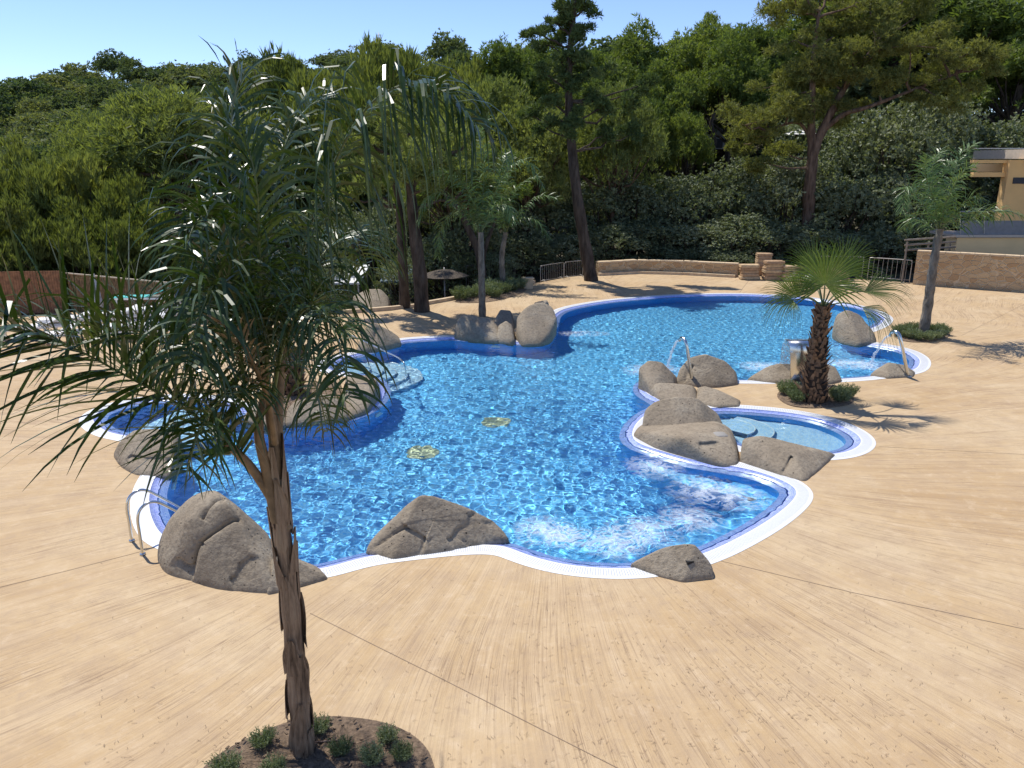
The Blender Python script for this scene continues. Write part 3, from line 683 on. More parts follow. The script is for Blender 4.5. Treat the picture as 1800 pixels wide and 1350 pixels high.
# --- prototypes of the nearer trees
mid_pr = [proto_pine(31+i, n=26000, hgt=11, wid=7, trunk=.52, ncl=[26, 32, 22][i], L=.34, W=.075, cluster=[.18, .15, .2][i], flat=.8, mat='pine', dense_low=.4) for i in range(3)]
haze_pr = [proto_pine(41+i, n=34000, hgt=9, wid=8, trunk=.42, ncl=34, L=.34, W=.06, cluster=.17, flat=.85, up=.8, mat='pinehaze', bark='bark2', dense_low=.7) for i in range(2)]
bright_pr = [proto_pine(51+i, n=30000, hgt=7, wid=6, trunk=.12, ncl=40, L=.40, W=.06, cluster=.14, flat=1.15, up=1.7, mat='bright', dense_low=1.4, top=1.1) for i in range(3)]
def proto_oak(seed, n=15000, mat='oak'):
    rs = np.random.RandomState(seed); cr = MB(); tk = MB(); hgt, wid = 5.5, 5.0; ncl = 30
    for i in range(ncl):
        a = i*2.4; q = ((i+.5)/ncl)**.5; zz = hgt*(.5+.36*(1-q*q)**.5*rs.uniform(.7, 1.1)) if i % 3 else hgt*rs.uniform(.15, .5)
        c = np.array([math.cos(a)*wid*.42*q, math.sin(a)*wid*.42*q, zz]); R = wid*rs.uniform(.11, .2)
        clump(cr, c, (R, R, R*.85), n//ncl, .15, .085, rs, .25, -.6, (.5, 1.05), 6, .9)
        if i % 2: limb(tk, (0, 0, .2), c, .09, .02, rs, .08, 5, 5, .05)
    limb(tk, (0, 0, -.5), (.1, 0, hgt*.55), .16, .07, rs)
    a = cr.mesh("crown"); a.materials.append(M[mat]); b_ = tk.mesh("trunk", True); b_.materials.append(M['bark'])
    return a, b_, hgt, wid
oak_pr = [proto_oak(61), proto_oak(62), proto_oak(63)]

# --- trees placed one by one: (x, y of the top, distance, crown width px)
mids = [(1118,66,62,170,0,"tall pine among the trunks right of the near tall pine"), (1180,112,56,130,1,"slender pine with a light crown right of the tall pine"), (1232,50,66,170,2,"broad pine whose crown meets the sky gap"), (1290,78,60,150,0,"pine with a dark trunk before the grey house"), (1262,30,80,95,1,"small round pine highest on the right skyline"), (1330,48,66,140,2,"spiky pine beside the left edge of the largest pine"), (1060,95,58,150,1,"pine just right of the tall dark trunk"), (890,78,60,150,2,"dark pine left of the tall pine's crown"), (955,92,66,150,0,"pine directly behind the tall pine"), (1700,-40,62,260,0,"dark pine at the top right behind the largest pine"), (1800,60,55,190,1,"olive pine at the right frame edge above the building"), (1590,-60,66,260,2,"dark pine behind the top of the largest pine"), (1450,-10,70,240,0,"dark pine seen through the largest pine's crown"), (1140,180,50,110,1,"low pine with bare grey twigs above the oaks"),(1210,200,50,100,2,"short pine between thin trunks above the oaks")]
for (x, yt, D, wd, k, lb) in mids:
    X, Y, Z, hh, ww = by_px(x, yt, D, wd); plant_tree("pine_tree", mid_pr[k], X, Y, Z-.2, hh, ww, x, lb, "tree")
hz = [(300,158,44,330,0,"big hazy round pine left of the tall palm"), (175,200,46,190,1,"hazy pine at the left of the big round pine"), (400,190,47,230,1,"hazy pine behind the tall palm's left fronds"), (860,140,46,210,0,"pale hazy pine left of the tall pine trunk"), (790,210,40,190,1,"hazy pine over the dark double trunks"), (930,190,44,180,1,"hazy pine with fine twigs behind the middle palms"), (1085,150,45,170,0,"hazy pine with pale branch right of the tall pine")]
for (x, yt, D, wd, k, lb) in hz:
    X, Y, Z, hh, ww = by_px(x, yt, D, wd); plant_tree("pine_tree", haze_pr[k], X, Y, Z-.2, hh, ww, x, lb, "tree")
br = [(30,268,34,170,0,"bright green young pine at the left frame edge"), (120,285,36,170,1,"second bright young pine from the left edge"), (205,312,35,150,2,"bright young pine ending the left hedge-like row"), (-70,262,35,180,1,"bright young pine cut by the left frame"), (20,345,31,190,2,"low bushy pine above the orange screen"), (150,365,32,190,0,"low bushy pine behind the reed fence"), (255,355,34,150,1,"low bushy pine behind the right end of the reed fence"),
      (600,104,54,230,0,"spiky bright pine reaching the skyline above the tall palm"), (700,100,56,210,1,"bright green pine right of the skyline pine over the palm"), (505,110,58,190,2,"bright pine on the skyline left of the tall palm tip"), (790,115,58,200,2,"bright pine whose crown borders the open sky"), (650,160,46,220,1,"bright pine behind the arching right frond"), (530,180,48,220,0,"bright pine behind the tall palm's crown"), (740,180,48,200,0,"bright pine between the palm frond and the hazy pines")]
for (x, yt, D, wd, k, lb) in br:
    X, Y, Z, hh, ww = by_px(x, yt, D, wd); plant_tree("pine_tree", bright_pr[k], X, Y, Z-.3, hh, ww, x, lb, "tree")
for i, (x, yt, D, wd) in enumerate([(900,350,41,140),(960,320,43,160),(1040,300,46,170),(1110,292,46,170),(1185,296,46,160),(1255,285,47,170),(1330,258,47,170),(1400,262,46,170),(1475,240,47,190),(1560,160,48,220),(1640,150,50,200),(1720,190,50,200),(1800,180,50,200),(1500,300,42,170),(1590,290,43,170),
      (920,400,39,130),(1075,385,40,140),(1150,372,41,150),(1225,380,41,150),(1300,365,41,150),(1370,380,41,150),(1470,390,40,150),(1550,395,40,140),(1000,400,40,130),(1275,430,39,110),(1180,425,40,120),(1620,380,41,120),
      (560,330,40,170),(640,360,38,150),(700,330,42,160),(770,390,37,120),(820,360,40,150),(480,350,42,160),(400,380,40,160),(590,440,34,90),(700,440,35,90),(870,430,38,100),(330,440,36,140),(1450,170,52,160),(1740,250,50,130)]):
    if 900 <= x < 1660 and D < 44: D += 2.5
    X, Y, Z, hh, ww = by_px(x, yt, D, wd)
    plant_tree("oak_tree", oak_pr[i % 3], X, Y, Z-.2, hh, ww, i*1.7, "dense dark holm oak in the thicket just beyond the paved terrace", "tree", "holm oaks massed behind the terrace")

# --- the unique pines beside the terrace
def bespoke(name, label, base, trunks, clumps, mat, n_per, L, W, up=.5, flat=.8, bark='bark', tuft=8, spread=.7, lo=-.5, limbs=True, seed=1, r_scale=1.0):
    """trunks: list of ([points px,py,D], r0, r1); clumps: (px, py, D, radius m)"""
    rs = np.random.RandomState(seed); bp = Vector(base); e = empty(name, bp, label, "tree")
    tk = MB(); allp = []
    for pts, r0, r1 in trunks:
        P = [tuple(pd(*p)) if p[2] else tuple(gp(p[0], p[1], -.1)) for p in pts]; P = spline(P, 5); m_ = len(P)
        rr = np.linspace(r0, r1, m_)*(1+.06*np.sin(np.arange(m_)*1.7)); tk.tube(P, rr, 12, False); allp += [np.array(p) for p in P[m_//3:]]
    A = np.array(allp); cr = MB()
    for (px, py, D, R) in clumps:
        c = np.array(pd(px, py, D)); q = A[np.argmin(np.linalg.norm(A-c, axis=1)+np.clip(A[:, 2]-c[2]+.5, 0, None)*.8)]
        if limbs: limb(tk, q, c, .075*r_scale, .02, rs, .06, 6, 6, -.03)
        for j in range(5):
            cc = c+rs.normal(size=3)*R*np.array([.55, .55, .3]); r2 = R*rs.uniform(.38, .62)
            clump(cr, cc, (r2, r2, r2*flat), n_per//5, L, W, rs, up, lo, (.4, 1.05), tuft, spread)
            if limbs and j < 3: limb(tk, c, cc, .025, .01, rs, .1, 4, 4, 0)
    link("crown", cr.mesh("crown"), M[mat], e); link("trunk", tk.mesh("trunk", True), M[bark], e)
    return e
D1 = gY(1035, 492)
bespoke("pine_tree", "tall narrow pine with a dark trunk rising above the skyline behind the pool", gp(1035, 490),
        [([(1040,497,0),(1030,440,D1),(1014,340,D1),(1002,220,D1),(1000,120,D1),(1008,30,D1),(1010,-20,D1)], .34, .07)],
        [(x, y, D, r*.8) for x, y, D, r in [(1010,-30,D1,.8),(1030,15,D1+.3,.7),(985,20,D1,.75),(1000,60,D1+.4,.7),(1030,60,D1-.4,.6),(940,58,D1,.55),(965,80,D1+.3,.55),(975,40,D1,.5),(1020,95,D1-.3,.8),(985,110,D1+.3,.8),(1035,130,D1,.7),(955,130,D1,.6),(1000,150,D1,.8),(1040,170,D1+.5,.6),(960,175,D1+.4,.6),(1120,160,D1+1,.7),(1140,145,D1+1,.6),(1100,185,D1+1,.7),(1060,190,D1,.6),(930,200,D1+1,.6),(1010,210,D1-.4,.7),(960,225,D1,.7),(1060,240,D1+.3,.7),(1110,235,D1+1,.6),(1000,235,D1-.6,.5)]],
        'pinedark', 1500, .26, .045, .7, .75, seed=4)
D2 = gY(1424, 462)
big = [(1380,20,.9),(1440,0,1.0),(1500,10,1.0),(1560,30,1.1),(1620,20,1.0),(1400,70,.9),(1470,60,.8),(1430,110,1.0),(1395,120,.9),(1460,140,.9),(1340,190,.9),(1310,220,1.0),(1350,240,.9),(1390,190,.9),(1430,190,.9),(1300,260,.7),(1370,270,.8),(1330,290,.6),(1480,190,.7),(1500,100,.9),(1540,90,1.0),(1600,80,1.1),(1650,70,1.0),(1690,100,1.0),(1720,120,.9),(1640,130,1.0),(1700,160,.9),(1600,150,.9),(1550,150,.8),(1660,180,.8),(1735,95,.7),(1490,130,.7),(1400,10,.8),(1530,-20,1.0),(1460,-40,1.0),(1390,-30,.8),(1600,-30,.9),(1420,150,.8),(1360,150,.8),(1505,130,.6)]
rr_ = random.Random(2)
bespoke("pine_tree", "largest pine with a wide olive crown and forked trunk at right", gp(1424, 460),
        [([(1418,470,0),(1420,400,D2),(1424,320,D2),(1432,262,D2),(1448,225,D2),(1470,180,D2),(1500,130,D2+.5),(1540,80,D2+.8)], .40, .10),
         ([(1428,275,D2),(1426,230,D2),(1428,170,D2-.3),(1430,100,D2-.5),(1440,20,D2-.5)], .26, .07), ([(1448,228,D2),(1485,200,D2-.5),(1520,190,D2-1),(1600,160,D2-.6),(1680,130,D2)], .16, .05), ([(1424,240,D2),(1400,215,D2+.3),(1350,230,D2)], .12, .04)],
        [(x, y, D2+rr_.uniform(-1.6, 1.6), r*1.3) for x, y, r in big], 'pinegold', 4200, .22, .036, .45, .8, 'bark2', lo=-.35, seed=5, r_scale=1.1)
D3 = gY(735, 548)
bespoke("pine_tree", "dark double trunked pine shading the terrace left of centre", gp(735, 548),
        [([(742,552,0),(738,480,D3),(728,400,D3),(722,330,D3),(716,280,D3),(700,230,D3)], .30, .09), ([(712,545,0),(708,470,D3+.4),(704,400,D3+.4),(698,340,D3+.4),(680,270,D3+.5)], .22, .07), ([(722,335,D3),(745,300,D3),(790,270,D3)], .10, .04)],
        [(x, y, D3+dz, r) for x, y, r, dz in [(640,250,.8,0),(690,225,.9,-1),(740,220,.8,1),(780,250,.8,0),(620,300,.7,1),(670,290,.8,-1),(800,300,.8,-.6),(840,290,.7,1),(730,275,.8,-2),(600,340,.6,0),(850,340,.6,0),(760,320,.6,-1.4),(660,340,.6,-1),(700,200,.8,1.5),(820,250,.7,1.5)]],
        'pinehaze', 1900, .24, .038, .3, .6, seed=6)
D4 = 36
bespoke("pine_tree", "leaning dark trunked pine behind the two middle palms", pd(850, 505, D4),
        [([(850,512,D4),(843,450,D4),(822,400,D4),(800,360,D4),(770,330,D4+.5)], .22, .08), ([(846,470,D4),(858,420,D4+.3),(880,370,D4+.6)], .13, .05)],
        [(760,320,D4+.5,.8),(800,300,D4,.8),(840,310,D4,.8),(880,340,D4+.6,.8),(730,350,D4+1,.7),(910,330,D4+1,.8),(860,270,D4+1,.8)], 'pine', 1300, .26, .045, .4, .65, seed=7)
D5 = 41
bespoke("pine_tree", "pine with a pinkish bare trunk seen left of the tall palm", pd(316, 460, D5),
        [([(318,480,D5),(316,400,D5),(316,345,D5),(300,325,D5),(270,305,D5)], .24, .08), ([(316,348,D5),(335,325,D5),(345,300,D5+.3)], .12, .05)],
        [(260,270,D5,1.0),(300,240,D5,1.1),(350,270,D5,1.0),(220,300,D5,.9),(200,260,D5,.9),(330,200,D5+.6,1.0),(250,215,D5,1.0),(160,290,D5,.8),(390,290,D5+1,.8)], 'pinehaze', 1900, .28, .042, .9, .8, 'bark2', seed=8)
for i, (x, yb, yt, D, r, ln) in enumerate([(648,560,400,36,.11,-22),(792,520,395,39,.10,26),(1104,345,215,52,.2,8),(1138,350,220,51,.22,-6),(1212,330,215,55,.2,-10),(1252,320,195,56,.2,4),(690,520,400,38,.10,20),(772,520,380,42,.12,-30)]):
    rs = np.random.RandomState(80+i); mb = MB(); limb(mb, pd(x, yb, D), pd(x+ln, yt, D+.3), r, r*.6, rs, .04, 8, 8, 0)
    limb(mb, pd(x+ln*.6, yb+(yt-yb)*.6, D+.1), pd(x+ln-24, yt+5, D-.8), r*.4, r*.15, rs, .06, 6, 6, 0)
    o = mb.build("tree_trunk", M['bark'], None, True); c = pd(x, yb, D); o.data.transform(__import__('mathutils').Matrix.Translation(-c)); o.location = c
    tag(o, "slim bare dark trunk standing in the shaded thicket", "tree", "bare trunks in the thicket")

# ------------------------------------------------------------------ palms
def leaflet(mb, p, d, nrm, L, W, droop, rs, seg=5, kink=None):
    """one drooping palm leaflet: folded strip"""
    P = [np.array(p)]; v = unit(np.array(d, float)); t = L/seg; g = np.array([0, 0, -1.0]); kk = rs.uniform(.3, .8) if kink else 9
    for i in range(seg):
        v = unit(v+g*droop*(.25+.9*i/seg)*t*3.0)
        if kk < (i+1)/seg: v = unit(v+g*1.2+rs.normal(size=3)*.3); kk = 9
        P.append(P[-1]+v*t)
    P = np.array(P); T = np.gradient(P, axis=0); s = unit(np.cross(T, nrm)); w_ = W*np.array([.55, 1, .95, .8, .5, .06] if seg == 5 else [.6, 1, .7, .06] if seg == 3 else [.55, 1, 1, .9, .72, .45, .06])
    V = np.stack([P-s*w_[:, None]*.5, P+s*w_[:, None]*.5], 1).reshape(-1, 3); i = np.arange(seg)*2
    mb.add(V, np.stack([i, i+1, i+3, i+2], 1))
def frond(leaf, stem, ctrl, n, L, W, rs, droop=.8, r0=.02, bare=.12, plume=.5, fwd=.55, seg=5, kink=.12, gap=0.0, lift=0.0):
    P = np.array([tuple(p) for p in spline(ctrl, 10)]); m_ = len(P)
    stem.tube(P, np.linspace(r0, r0*.12, m_), 6, False)
    cum = np.r_[0, np.cumsum(np.linalg.norm(np.diff(P, axis=0), axis=1))]; tot = cum[-1]; T = unit(np.gradient(P, axis=0))
    for k in range(n):
        s_ = bare+(1-bare)*(k+rs.uniform(-.3, .3)+.5)/n
        if rs.rand() < gap: continue
        q = min(s_, .995)*tot; p = np.array([np.interp(q, cum, P[:, j]) for j in range(3)]); t = unit(np.array([np.interp(q, cum, T[:, j]) for j in range(3)]))
        side = np.cross(t, [0, 0, 1.0]); side = side/(np.linalg.norm(side)+1e-6) if np.linalg.norm(side) > .15 else unit(np.array([1.0, .3, 0])+rs.normal(size=3)*.6); upv = np.cross(side, t)
        sg = 1 if k % 2 else -1; el = rs.normal()*plume
        d = side*sg*math.cos(el)+upv*math.sin(el)+t*(fwd+.5*s_*s_)+np.array([0, 0, lift])
        ln = L*(math.sin(PI*min(1, .12+.80*((s_-bare)/(1-bare))**.85))**.6)*rs.uniform(.8, 1.15)
        leaflet(leaf, p, d, upv+rs.normal(size=3)*.35, ln, W*rs.uniform(.75, 1.15), droop*rs.uniform(.7, 1.3), rs, seg, rs.rand() < kink)
ZB = gp(530, 1322); DP = ZB.y
rs = np.random.RandomState(21)
e = empty("queen_palm", ZB, "tall foreground palm with drooping feathery fronds, tied trunk base in the near planting bed", "palm")
# trunk with overlapping split leaf bases
tk = MB(); ctr = spline([gp(532, 1345, -.1), pd(527, 1250, DP), pd(514, 1100, DP), pd(502, 980, DP), pd(494, 900, DP), pd(488, 840, DP)], 14)
P = np.array([tuple(p) for p in ctr]); m_ = len(P); t = np.linspace(0, 1, m_)
tk.tube(P, .108-.058*t+.006*np.sin(t*60)*(1-t), 18, False)
for k in range(22):            # sheaths: long flaps lapping the trunk
    f = (k+.5)/22*.93; i = int(f*(m_-2)); a = k*2.399+rs.uniform(-.4, .4); r = .110-.056*f; L = rs.uniform(.30, .62)
    base = P[i]; pr_ = []; aw = rs.uniform(.75, 1.15); ns, nt2 = 7, 8
    for q in range(nt2+1):
        u_ = q/nt2; z = base[2]+L*u_; j = min(m_-1, int(np.interp(z, P[:, 2], np.arange(m_)))); c_ = P[j]; wd = aw*(1-.80*u_**1.5)
        for s_ in range(ns+1):
            aa = a+wd*(s_/ns-.5)*2+.5*u_*math.sin(k); rr = r+.008+.010*u_*u_*(k % 3)+.010*math.sin(s_*2.1+k)+.004*(k % 5)
            pr_.append((c_[0]+rr*math.cos(aa), c_[1]+rr*math.sin(aa), z+.03*math.sin(s_*3+k)*(1-u_)))
    idx = [[q*(ns+1)+s_, q*(ns+1)+s_+1, (q+1)*(ns+1)+s_+1, (q+1)*(ns+1)+s_] for q in range(nt2) for s_ in range(ns)]
    tk.add(pr_, idx)
m, nt, b = newmat("palm_trunk"); co = objco(nt)
mp = N(nt, "ShaderNodeMapping"); mp.inputs["Scale"].default_value = (1, 1, .09); nt.links.new(co, mp.inputs[0])
n1 = noise_n(nt, mp.outputs[0], 26, 7, .7, .4); n2 = noise_n(nt, co, 2.4, 4)
c = ramp(nt, mth(nt, 'ADD', mth(nt, 'MULTIPLY', n1, .65), mth(nt, 'MULTIPLY', n2, .35)), [(.36, (.06, .036, .02)), (.46, (.19, .125, .075)), (.56, (.30, .21, .135)), (.68, (.38, .30, .20))])
nt.links.new(c, b.inputs["Base Color"]); b.inputs["Roughness"].default_value = .8; bump(nt, b, n1, .02); M['palmtrunk'] = m
link("trunk", tk.mesh("trunk", True), M['palmtrunk'], e)
# leaf stalks bundled above the trunk
st = MB()
for k, pts in enumerate([[(494,915,DP),(486,830,DP),(480,760,DP),(470,690,DP),(455,640,DP-.15)], [(500,910,DP),(495,840,DP+.05),(488,760,DP+.05),(492,680,DP+.1),(500,600,DP+.2)], [(488,915,DP-.03),(470,830,DP-.05),(455,760,DP-.1),(465,690,DP-.1)], [(505,930,DP),(480,880,DP-.02),(440,820,DP-.1),(395,775,DP-.25)], [(492,900,DP),(484,800,DP),(470,700,DP),(466,600,DP)]]):
    st.tube(spline([pd(*q) for q in pts], 8), np.linspace(.062 if k < 3 else .05, .03 if k != 3 else .035, (len(pts)-1)*8+1), 9, False)
link("leaf_stalks", st.mesh("leaf_stalks", True), M['petiole'], e)
FR = [  # control points (x, y, dy from palm), count, L, W, droop
 ([(440,820,-.1),(395,772,-.25),(320,715,-.5),(230,665,-.8),(110,603,-1.1),(0,570,-1.4),(-90,555,-1.6)], 250, .92, .034, .22, .95),
 ([(462,760,0),(420,700,-.3),(370,650,-.6),(300,600,-.9),(220,580,-1.2),(150,600,-1.5)], 90, .7, .028, .6, .9),
 ([(470,680,0),(440,560,.1),(415,420,.3),(400,300,.5),(410,190,.7),(430,130,.8)], 130, .78, .028, .9, .8),
 ([(480,700,0),(500,560,.1),(545,400,.2),(600,260,.1),(660,175,0),(725,148,-.15),(785,165,-.3),(840,225,-.4)], 170, 1.05, .030, 1.7, .45),
 ([(472,690,0),(440,560,-.2),(400,450,-.4),(370,385,-.6),(345,390,-.8),(325,440,-1.0)], 120, .55, .026, .9, .7),
 ([(466,650,0),(430,560,-.4),(400,500,-.8),(375,500,-1.1),(350,560,-1.3),(330,640,-1.5)], 110, .62, .028, 1.0, .7),
 ([(488,690,.1),(520,560,.3),(560,460,.6),(600,420,.9),(630,430,1.2),(650,480,1.4)], 90, .7, .026, 1.3, .6),
 ([(480,700,0),(500,600,-.2),(540,540,-.5),(575,560,-.8),(600,620,-1.0),(615,700,-1.1)], 110, .55, .026, 1.2, .7),
 ([(470,680,0),(470,520,.1),(480,380,.2),(500,260,.4),(540,190,.7),(590,170,1.0)], 130, .8, .026, 1.3, .7),
 ([(466,700,0),(420,640,.3),(390,570,.7),(365,540,1.0),(345,570,1.3),(330,640,1.5)], 110, .6, .026, 1.1, .7),
 ([(480,720,.1),(455,600,.5),(440,480,.9),(430,400,1.3),(400,360,1.7),(350,370,2.0)], 110, .65, .026, 1.1, .7),
 ([(466,700,-.1),(430,690,-.5),(390,700,-.9),(350,760,-1.2),(330,830,-1.3)], 90, .5, .024, 1.0, .7),
 ([(480,710,0),(500,650,.2),(530,640,.5),(560,690,.7),(575,760,.8)], 80, .55, .024, 1.1, .7),
 ([(474,690,0),(462,560,-.3),(455,430,-.5),(450,320,-.6),(425,240,-.6),(380,210,-.6)], 120, .6, .026, 1.0, .8)]
for k, (pts, n_, L, W, dr_, pl) in enumerate(FR):
    lf = MB(); sm = MB()
    frond(lf, sm, [pd(x, y, DP+dy) for x, y, dy in pts], int(n_*1.12), L*1.2, W*.88, rs, dr_*(1.75 if k else 1.2), .018, .14 if k else .05, pl, .5, 6, .22, 0.0, .75 if k else .35)
    f = link("frond", lf.mesh("frond"), M['palmleaf'], e); link("rachis", sm.mesh("rachis", True), M['rachis'], f, loc=(0, 0, 0))

M['dryleaf'] = simple("dry_palm_leaf", (.34, .25, .15), .7, var=.4, scale=14)
lf = MB(); sm = MB(); rs = np.random.RandomState(91)
frond(lf, sm, [pd(x, y, DP+dy) for x, y, dy in [(484,780,-.06),(470,700,-.2),(448,645,-.45),(415,590,-.7),(380,560,-.85),(358,545,-.9)]], 34, .34, .022, rs, .8, .030, .35, .25, 1.4, 5, .1)
f = link("dry_frond", lf.mesh("dry_frond"), M['dryleaf'], e); link("rachis", sm.mesh("rachis", True), M['petiole'], f, loc=(0, 0, 0))
def queen(label, base, crown, fronds, trunk_r, n_, L, W, seed, mat='palmleaf2', bend=None, droop=1.0):
    rs = np.random.RandomState(seed); b0 = gp(*base) if len(base) == 2 else pd(*base); Dd = b0.y; c0 = pd(crown[0], crown[1], Dd)
    e = empty("queen_palm", b0, label, "palm"); tk = MB(); mid = [pd(x, y, Dd) for x, y in (bend or [])]
    P = spline([b0-Vector((0, 0, .15))]+mid+[c0], 12); k = np.linspace(0, 1, len(P)); tk.tube(P, trunk_r*(1.1-.35*k+.07*np.sin(k*45)), 12, False)
    link("trunk", tk.mesh("trunk", True), M['barkgrey'], e)
    for pts in fronds:
        lf = MB(); sm = MB(); q = [pd(x, y, Dd+dy) for x, y, dy in pts]
        frond(lf, sm, [c0-Vector((0, 0, .1))]+q, n_, L, W, rs, droop, .02, .12, .6, .6, 3, .05)
        f = link("frond", lf.mesh("frond"), M[mat], e); link("rachis", sm.mesh("rachis", True), M['rachis'], f, loc=(0, 0, 0))
    return e
queen("slim queen palm growing behind the far long boulder", (848, 556), (845, 408), [
    [(835,340,.2),(820,290,.5),(790,270,.9)], [(850,330,0),(850,270,0),(845,230,.1),(860,205,.3)], [(870,340,-.3),(900,290,-.5),(930,285,-.8),(955,330,-1)], [(820,370,-.4),(780,340,-.8),(750,350,-1.1),(735,390,-1.2)], [(830,380,.3),(800,370,.8),(775,400,1.1),(770,450,1.2)], [(865,370,-.5),(890,360,-1.0),(905,390,-1.3)], [(860,350,.5),(880,300,1.0),(890,270,1.5)], [(830,350,-.5),(800,310,-1),(765,300,-1.4)]], .13, 110, .6, .042, 31)
queen("reddish trunked queen palm in the small planting behind the far deck", (886, 508), (889, 408), [
    [(895,360,0),(920,320,.2),(950,310,.4)], [(905,380,-.2),(945,345,-.5),(985,350,-.7)], [(880,360,.2),(870,320,.4),(860,300,.6)], [(900,390,-.4),(940,385,-.9),(965,420,-1.2)], [(875,385,-.3),(850,370,-.7),(835,400,-.9)], [(890,350,0),(895,300,0),(900,275,.2)]], .13, 90, .55, .042, 32, bend=[(882, 455)])
queen("leaning queen palm in the green planting bed at right, by the stone wall", (1622, 592), (1652, 402), [
    [(1660,360,.1),(1675,310,.2),(1690,270,.3),(1715,252,.4)], [(1640,350,-.4),(1625,300,-.8),(1630,275,-1.1)], [(1630,370,-.3),(1605,335,-.6),(1592,330,-.8),(1586,370,-1)], [(1620,390,.3),(1600,380,.7),(1590,400,1)], [(1680,370,-.4),(1710,345,-.8),(1725,350,-1.1)], [(1680,385,.3),(1720,370,.7),(1750,385,1.1)], [(1690,395,-.2),(1740,370,-.5),(1785,375,-.7),(1800,385,-.8)], [(1650,350,.5),(1660,300,1),(1685,280,1.4)], [(1665,350,-.5),(1695,300,-.8),(1715,290,-1.0)], [(1640,350,.4),(1640,290,.7),(1655,262,.9)]], .15, 100, .62, .036, 33, bend=[(1632, 530), (1640, 470)])

# --- fan palms
def fanleaf(leaf, stem, hubs, hub, axis, upv, R, rs, n=40, arc=2.5, cup=.12, droop=.25, W=.05):
    """petiole curve ends at hub; segments spread in the plane (axis, side)"""
    stem.tube(spline([Vector(h) for h in hubs], 6), np.linspace(.022, .012, (len(hubs)-1)*6+1), 6, False)
    ax = unit(np.array(axis, float)); u = unit(np.array(upv, float)); sd = unit(np.cross(ax, u)); nn = unit(np.cross(sd, ax))
    for k in range(n):
        a = (k/(n-1)-.5)*2*arc*.5*2*.5; a = (k/(n-1)-.5)*arc*2*.62
        d = ax*math.cos(a)+sd*math.sin(a); L = R*(1-.30*abs(a)/arc)*rs.uniform(.92, 1.06); ww = 2*.62*arc/n
        segs = 7; P = []; 
        for i in range(segs+1):
            t = i/segs; q = hub+d*L*t+nn*cup*L*(t-t*t*.8)+np.array([0, 0, -1])*droop*L*max(0, t-.5)**2*3*rs.uniform(.8, 1.2)
            P.append(q)
        P = np.array(P); tt = np.linspace(0, 1, segs+1); P = P+sd*(rs.normal()*.02*L)*tt[:, None]**2+nn*(rs.normal()*.05*L)*tt[:, None]**2; w_ = np.where(tt < .40, tt*L*ww*1.02, .40*L*ww*np.clip((1-tt)/.60, .03, 1)**.9)
        s_ = unit(np.cross(np.gradient(P, axis=0), nn)); fold = nn*(w_*.22)[:, None]*(1 if k % 2 else 1)
        V = np.stack([P-s_*w_[:, None]*.5+fold, P-fold*.6, P+s_*w_[:, None]*.5+fold], 1).reshape(-1, 3); i = np.arange(segs)*3
        leaf.add(V, np.concatenate([np.stack([i, i+1, i+4, i+3], 1), np.stack([i+1, i+2, i+5, i+4], 1)]))
def fanpalm(label, base, h_trunk, r0, r1, leaves, seed, crown_px=None):
    rs = np.random.RandomState(seed); b0 = gp(*base); e = empty("fan_palm", b0, label, "palm")
    c0 = pd(crown_px[0], crown_px[1], b0.y) if crown_px else b0+Vector((0, 0, h_trunk))
    P = np.array([tuple(p) for p in spline([b0-Vector((0, 0, .1)), b0.lerp(c0, .5)-Vector((.03, 0, 0)), c0], 10)]); m_ = len(P); t = np.linspace(0, 1, m_)
    rad = r1+(r0-r1)*(1-t)**1.5; tk = MB(); tk.tube(P, rad, 16, True); link("trunk", tk.mesh("trunk", True), M['fibre'], e)
    bt = MB(); nb = int(300*r0/.4)
    for k in range(nb):        # old leaf bases
        f = (k+.5)/nb; j = f*(m_-1); i = int(j); c_ = P[i]+(P[min(i+1, m_-1)]-P[i])*(j-i); a = k*2.399; rr = np.interp(f, t, rad)
        o_ = np.array([math.cos(a), math.sin(a), 0]); s_ = np.array([-math.sin(a), math.cos(a), 0]); L = rs.uniform(.08, .26)*(1-.2*f); w_ = .03+.05*rs.rand(); out = .15+.9*rs.rand()**2; a += rs.normal()*.35
        b_ = c_+o_*(rr-.02); tip = b_+o_*L*out+np.array([0, 0, L*.9])+s_*rs.normal()*.03; th_ = np.array([0, 0, 1])*.018+o_*.02
        bt.add([b_-s_*w_, b_+s_*w_, tip+s_*w_*.55, tip-s_*w_*.55, b_-s_*w_+th_, b_+s_*w_+th_, tip+s_*w_*.5+th_, tip-s_*w_*.5+th_], [[0, 1, 2, 3], [7, 6, 5, 4], [0, 4, 5, 1], [1, 5, 6, 2], [2, 6, 7, 3], [3, 7, 4, 0]])
    link("leaf_bases", bt.mesh("leaf_bases"), M['boots'], e)
    for (hx, hy, dy, ax, up_, R, arc, dr_) in leaves:
        hub = np.array(pd(hx, hy, b0.y+dy)); lf = MB(); sm = MB(); mid = (np.array(c0)+hub)/2+np.array([0, 0, .12*np.linalg.norm(hub-np.array(c0))])
        fanleaf(lf, sm, [c0, mid, hub], hub, ax, up_, R, rs, arc=arc, droop=dr_)
        f = link("leaf", lf.mesh("leaf"), M['fan'], e); link("petiole", sm.mesh("petiole", True), M['rachis'], f, loc=(0, 0, 0))
    return e
M['fibre'] = simple("palm_fibre", (.055, .034, .02), .95, var=.5, scale=12, bmp=.03)
M['boots'] = simple("old_leaf_bases", (.17, .10, .055), .85, var=.6, scale=9, bmp=.01)
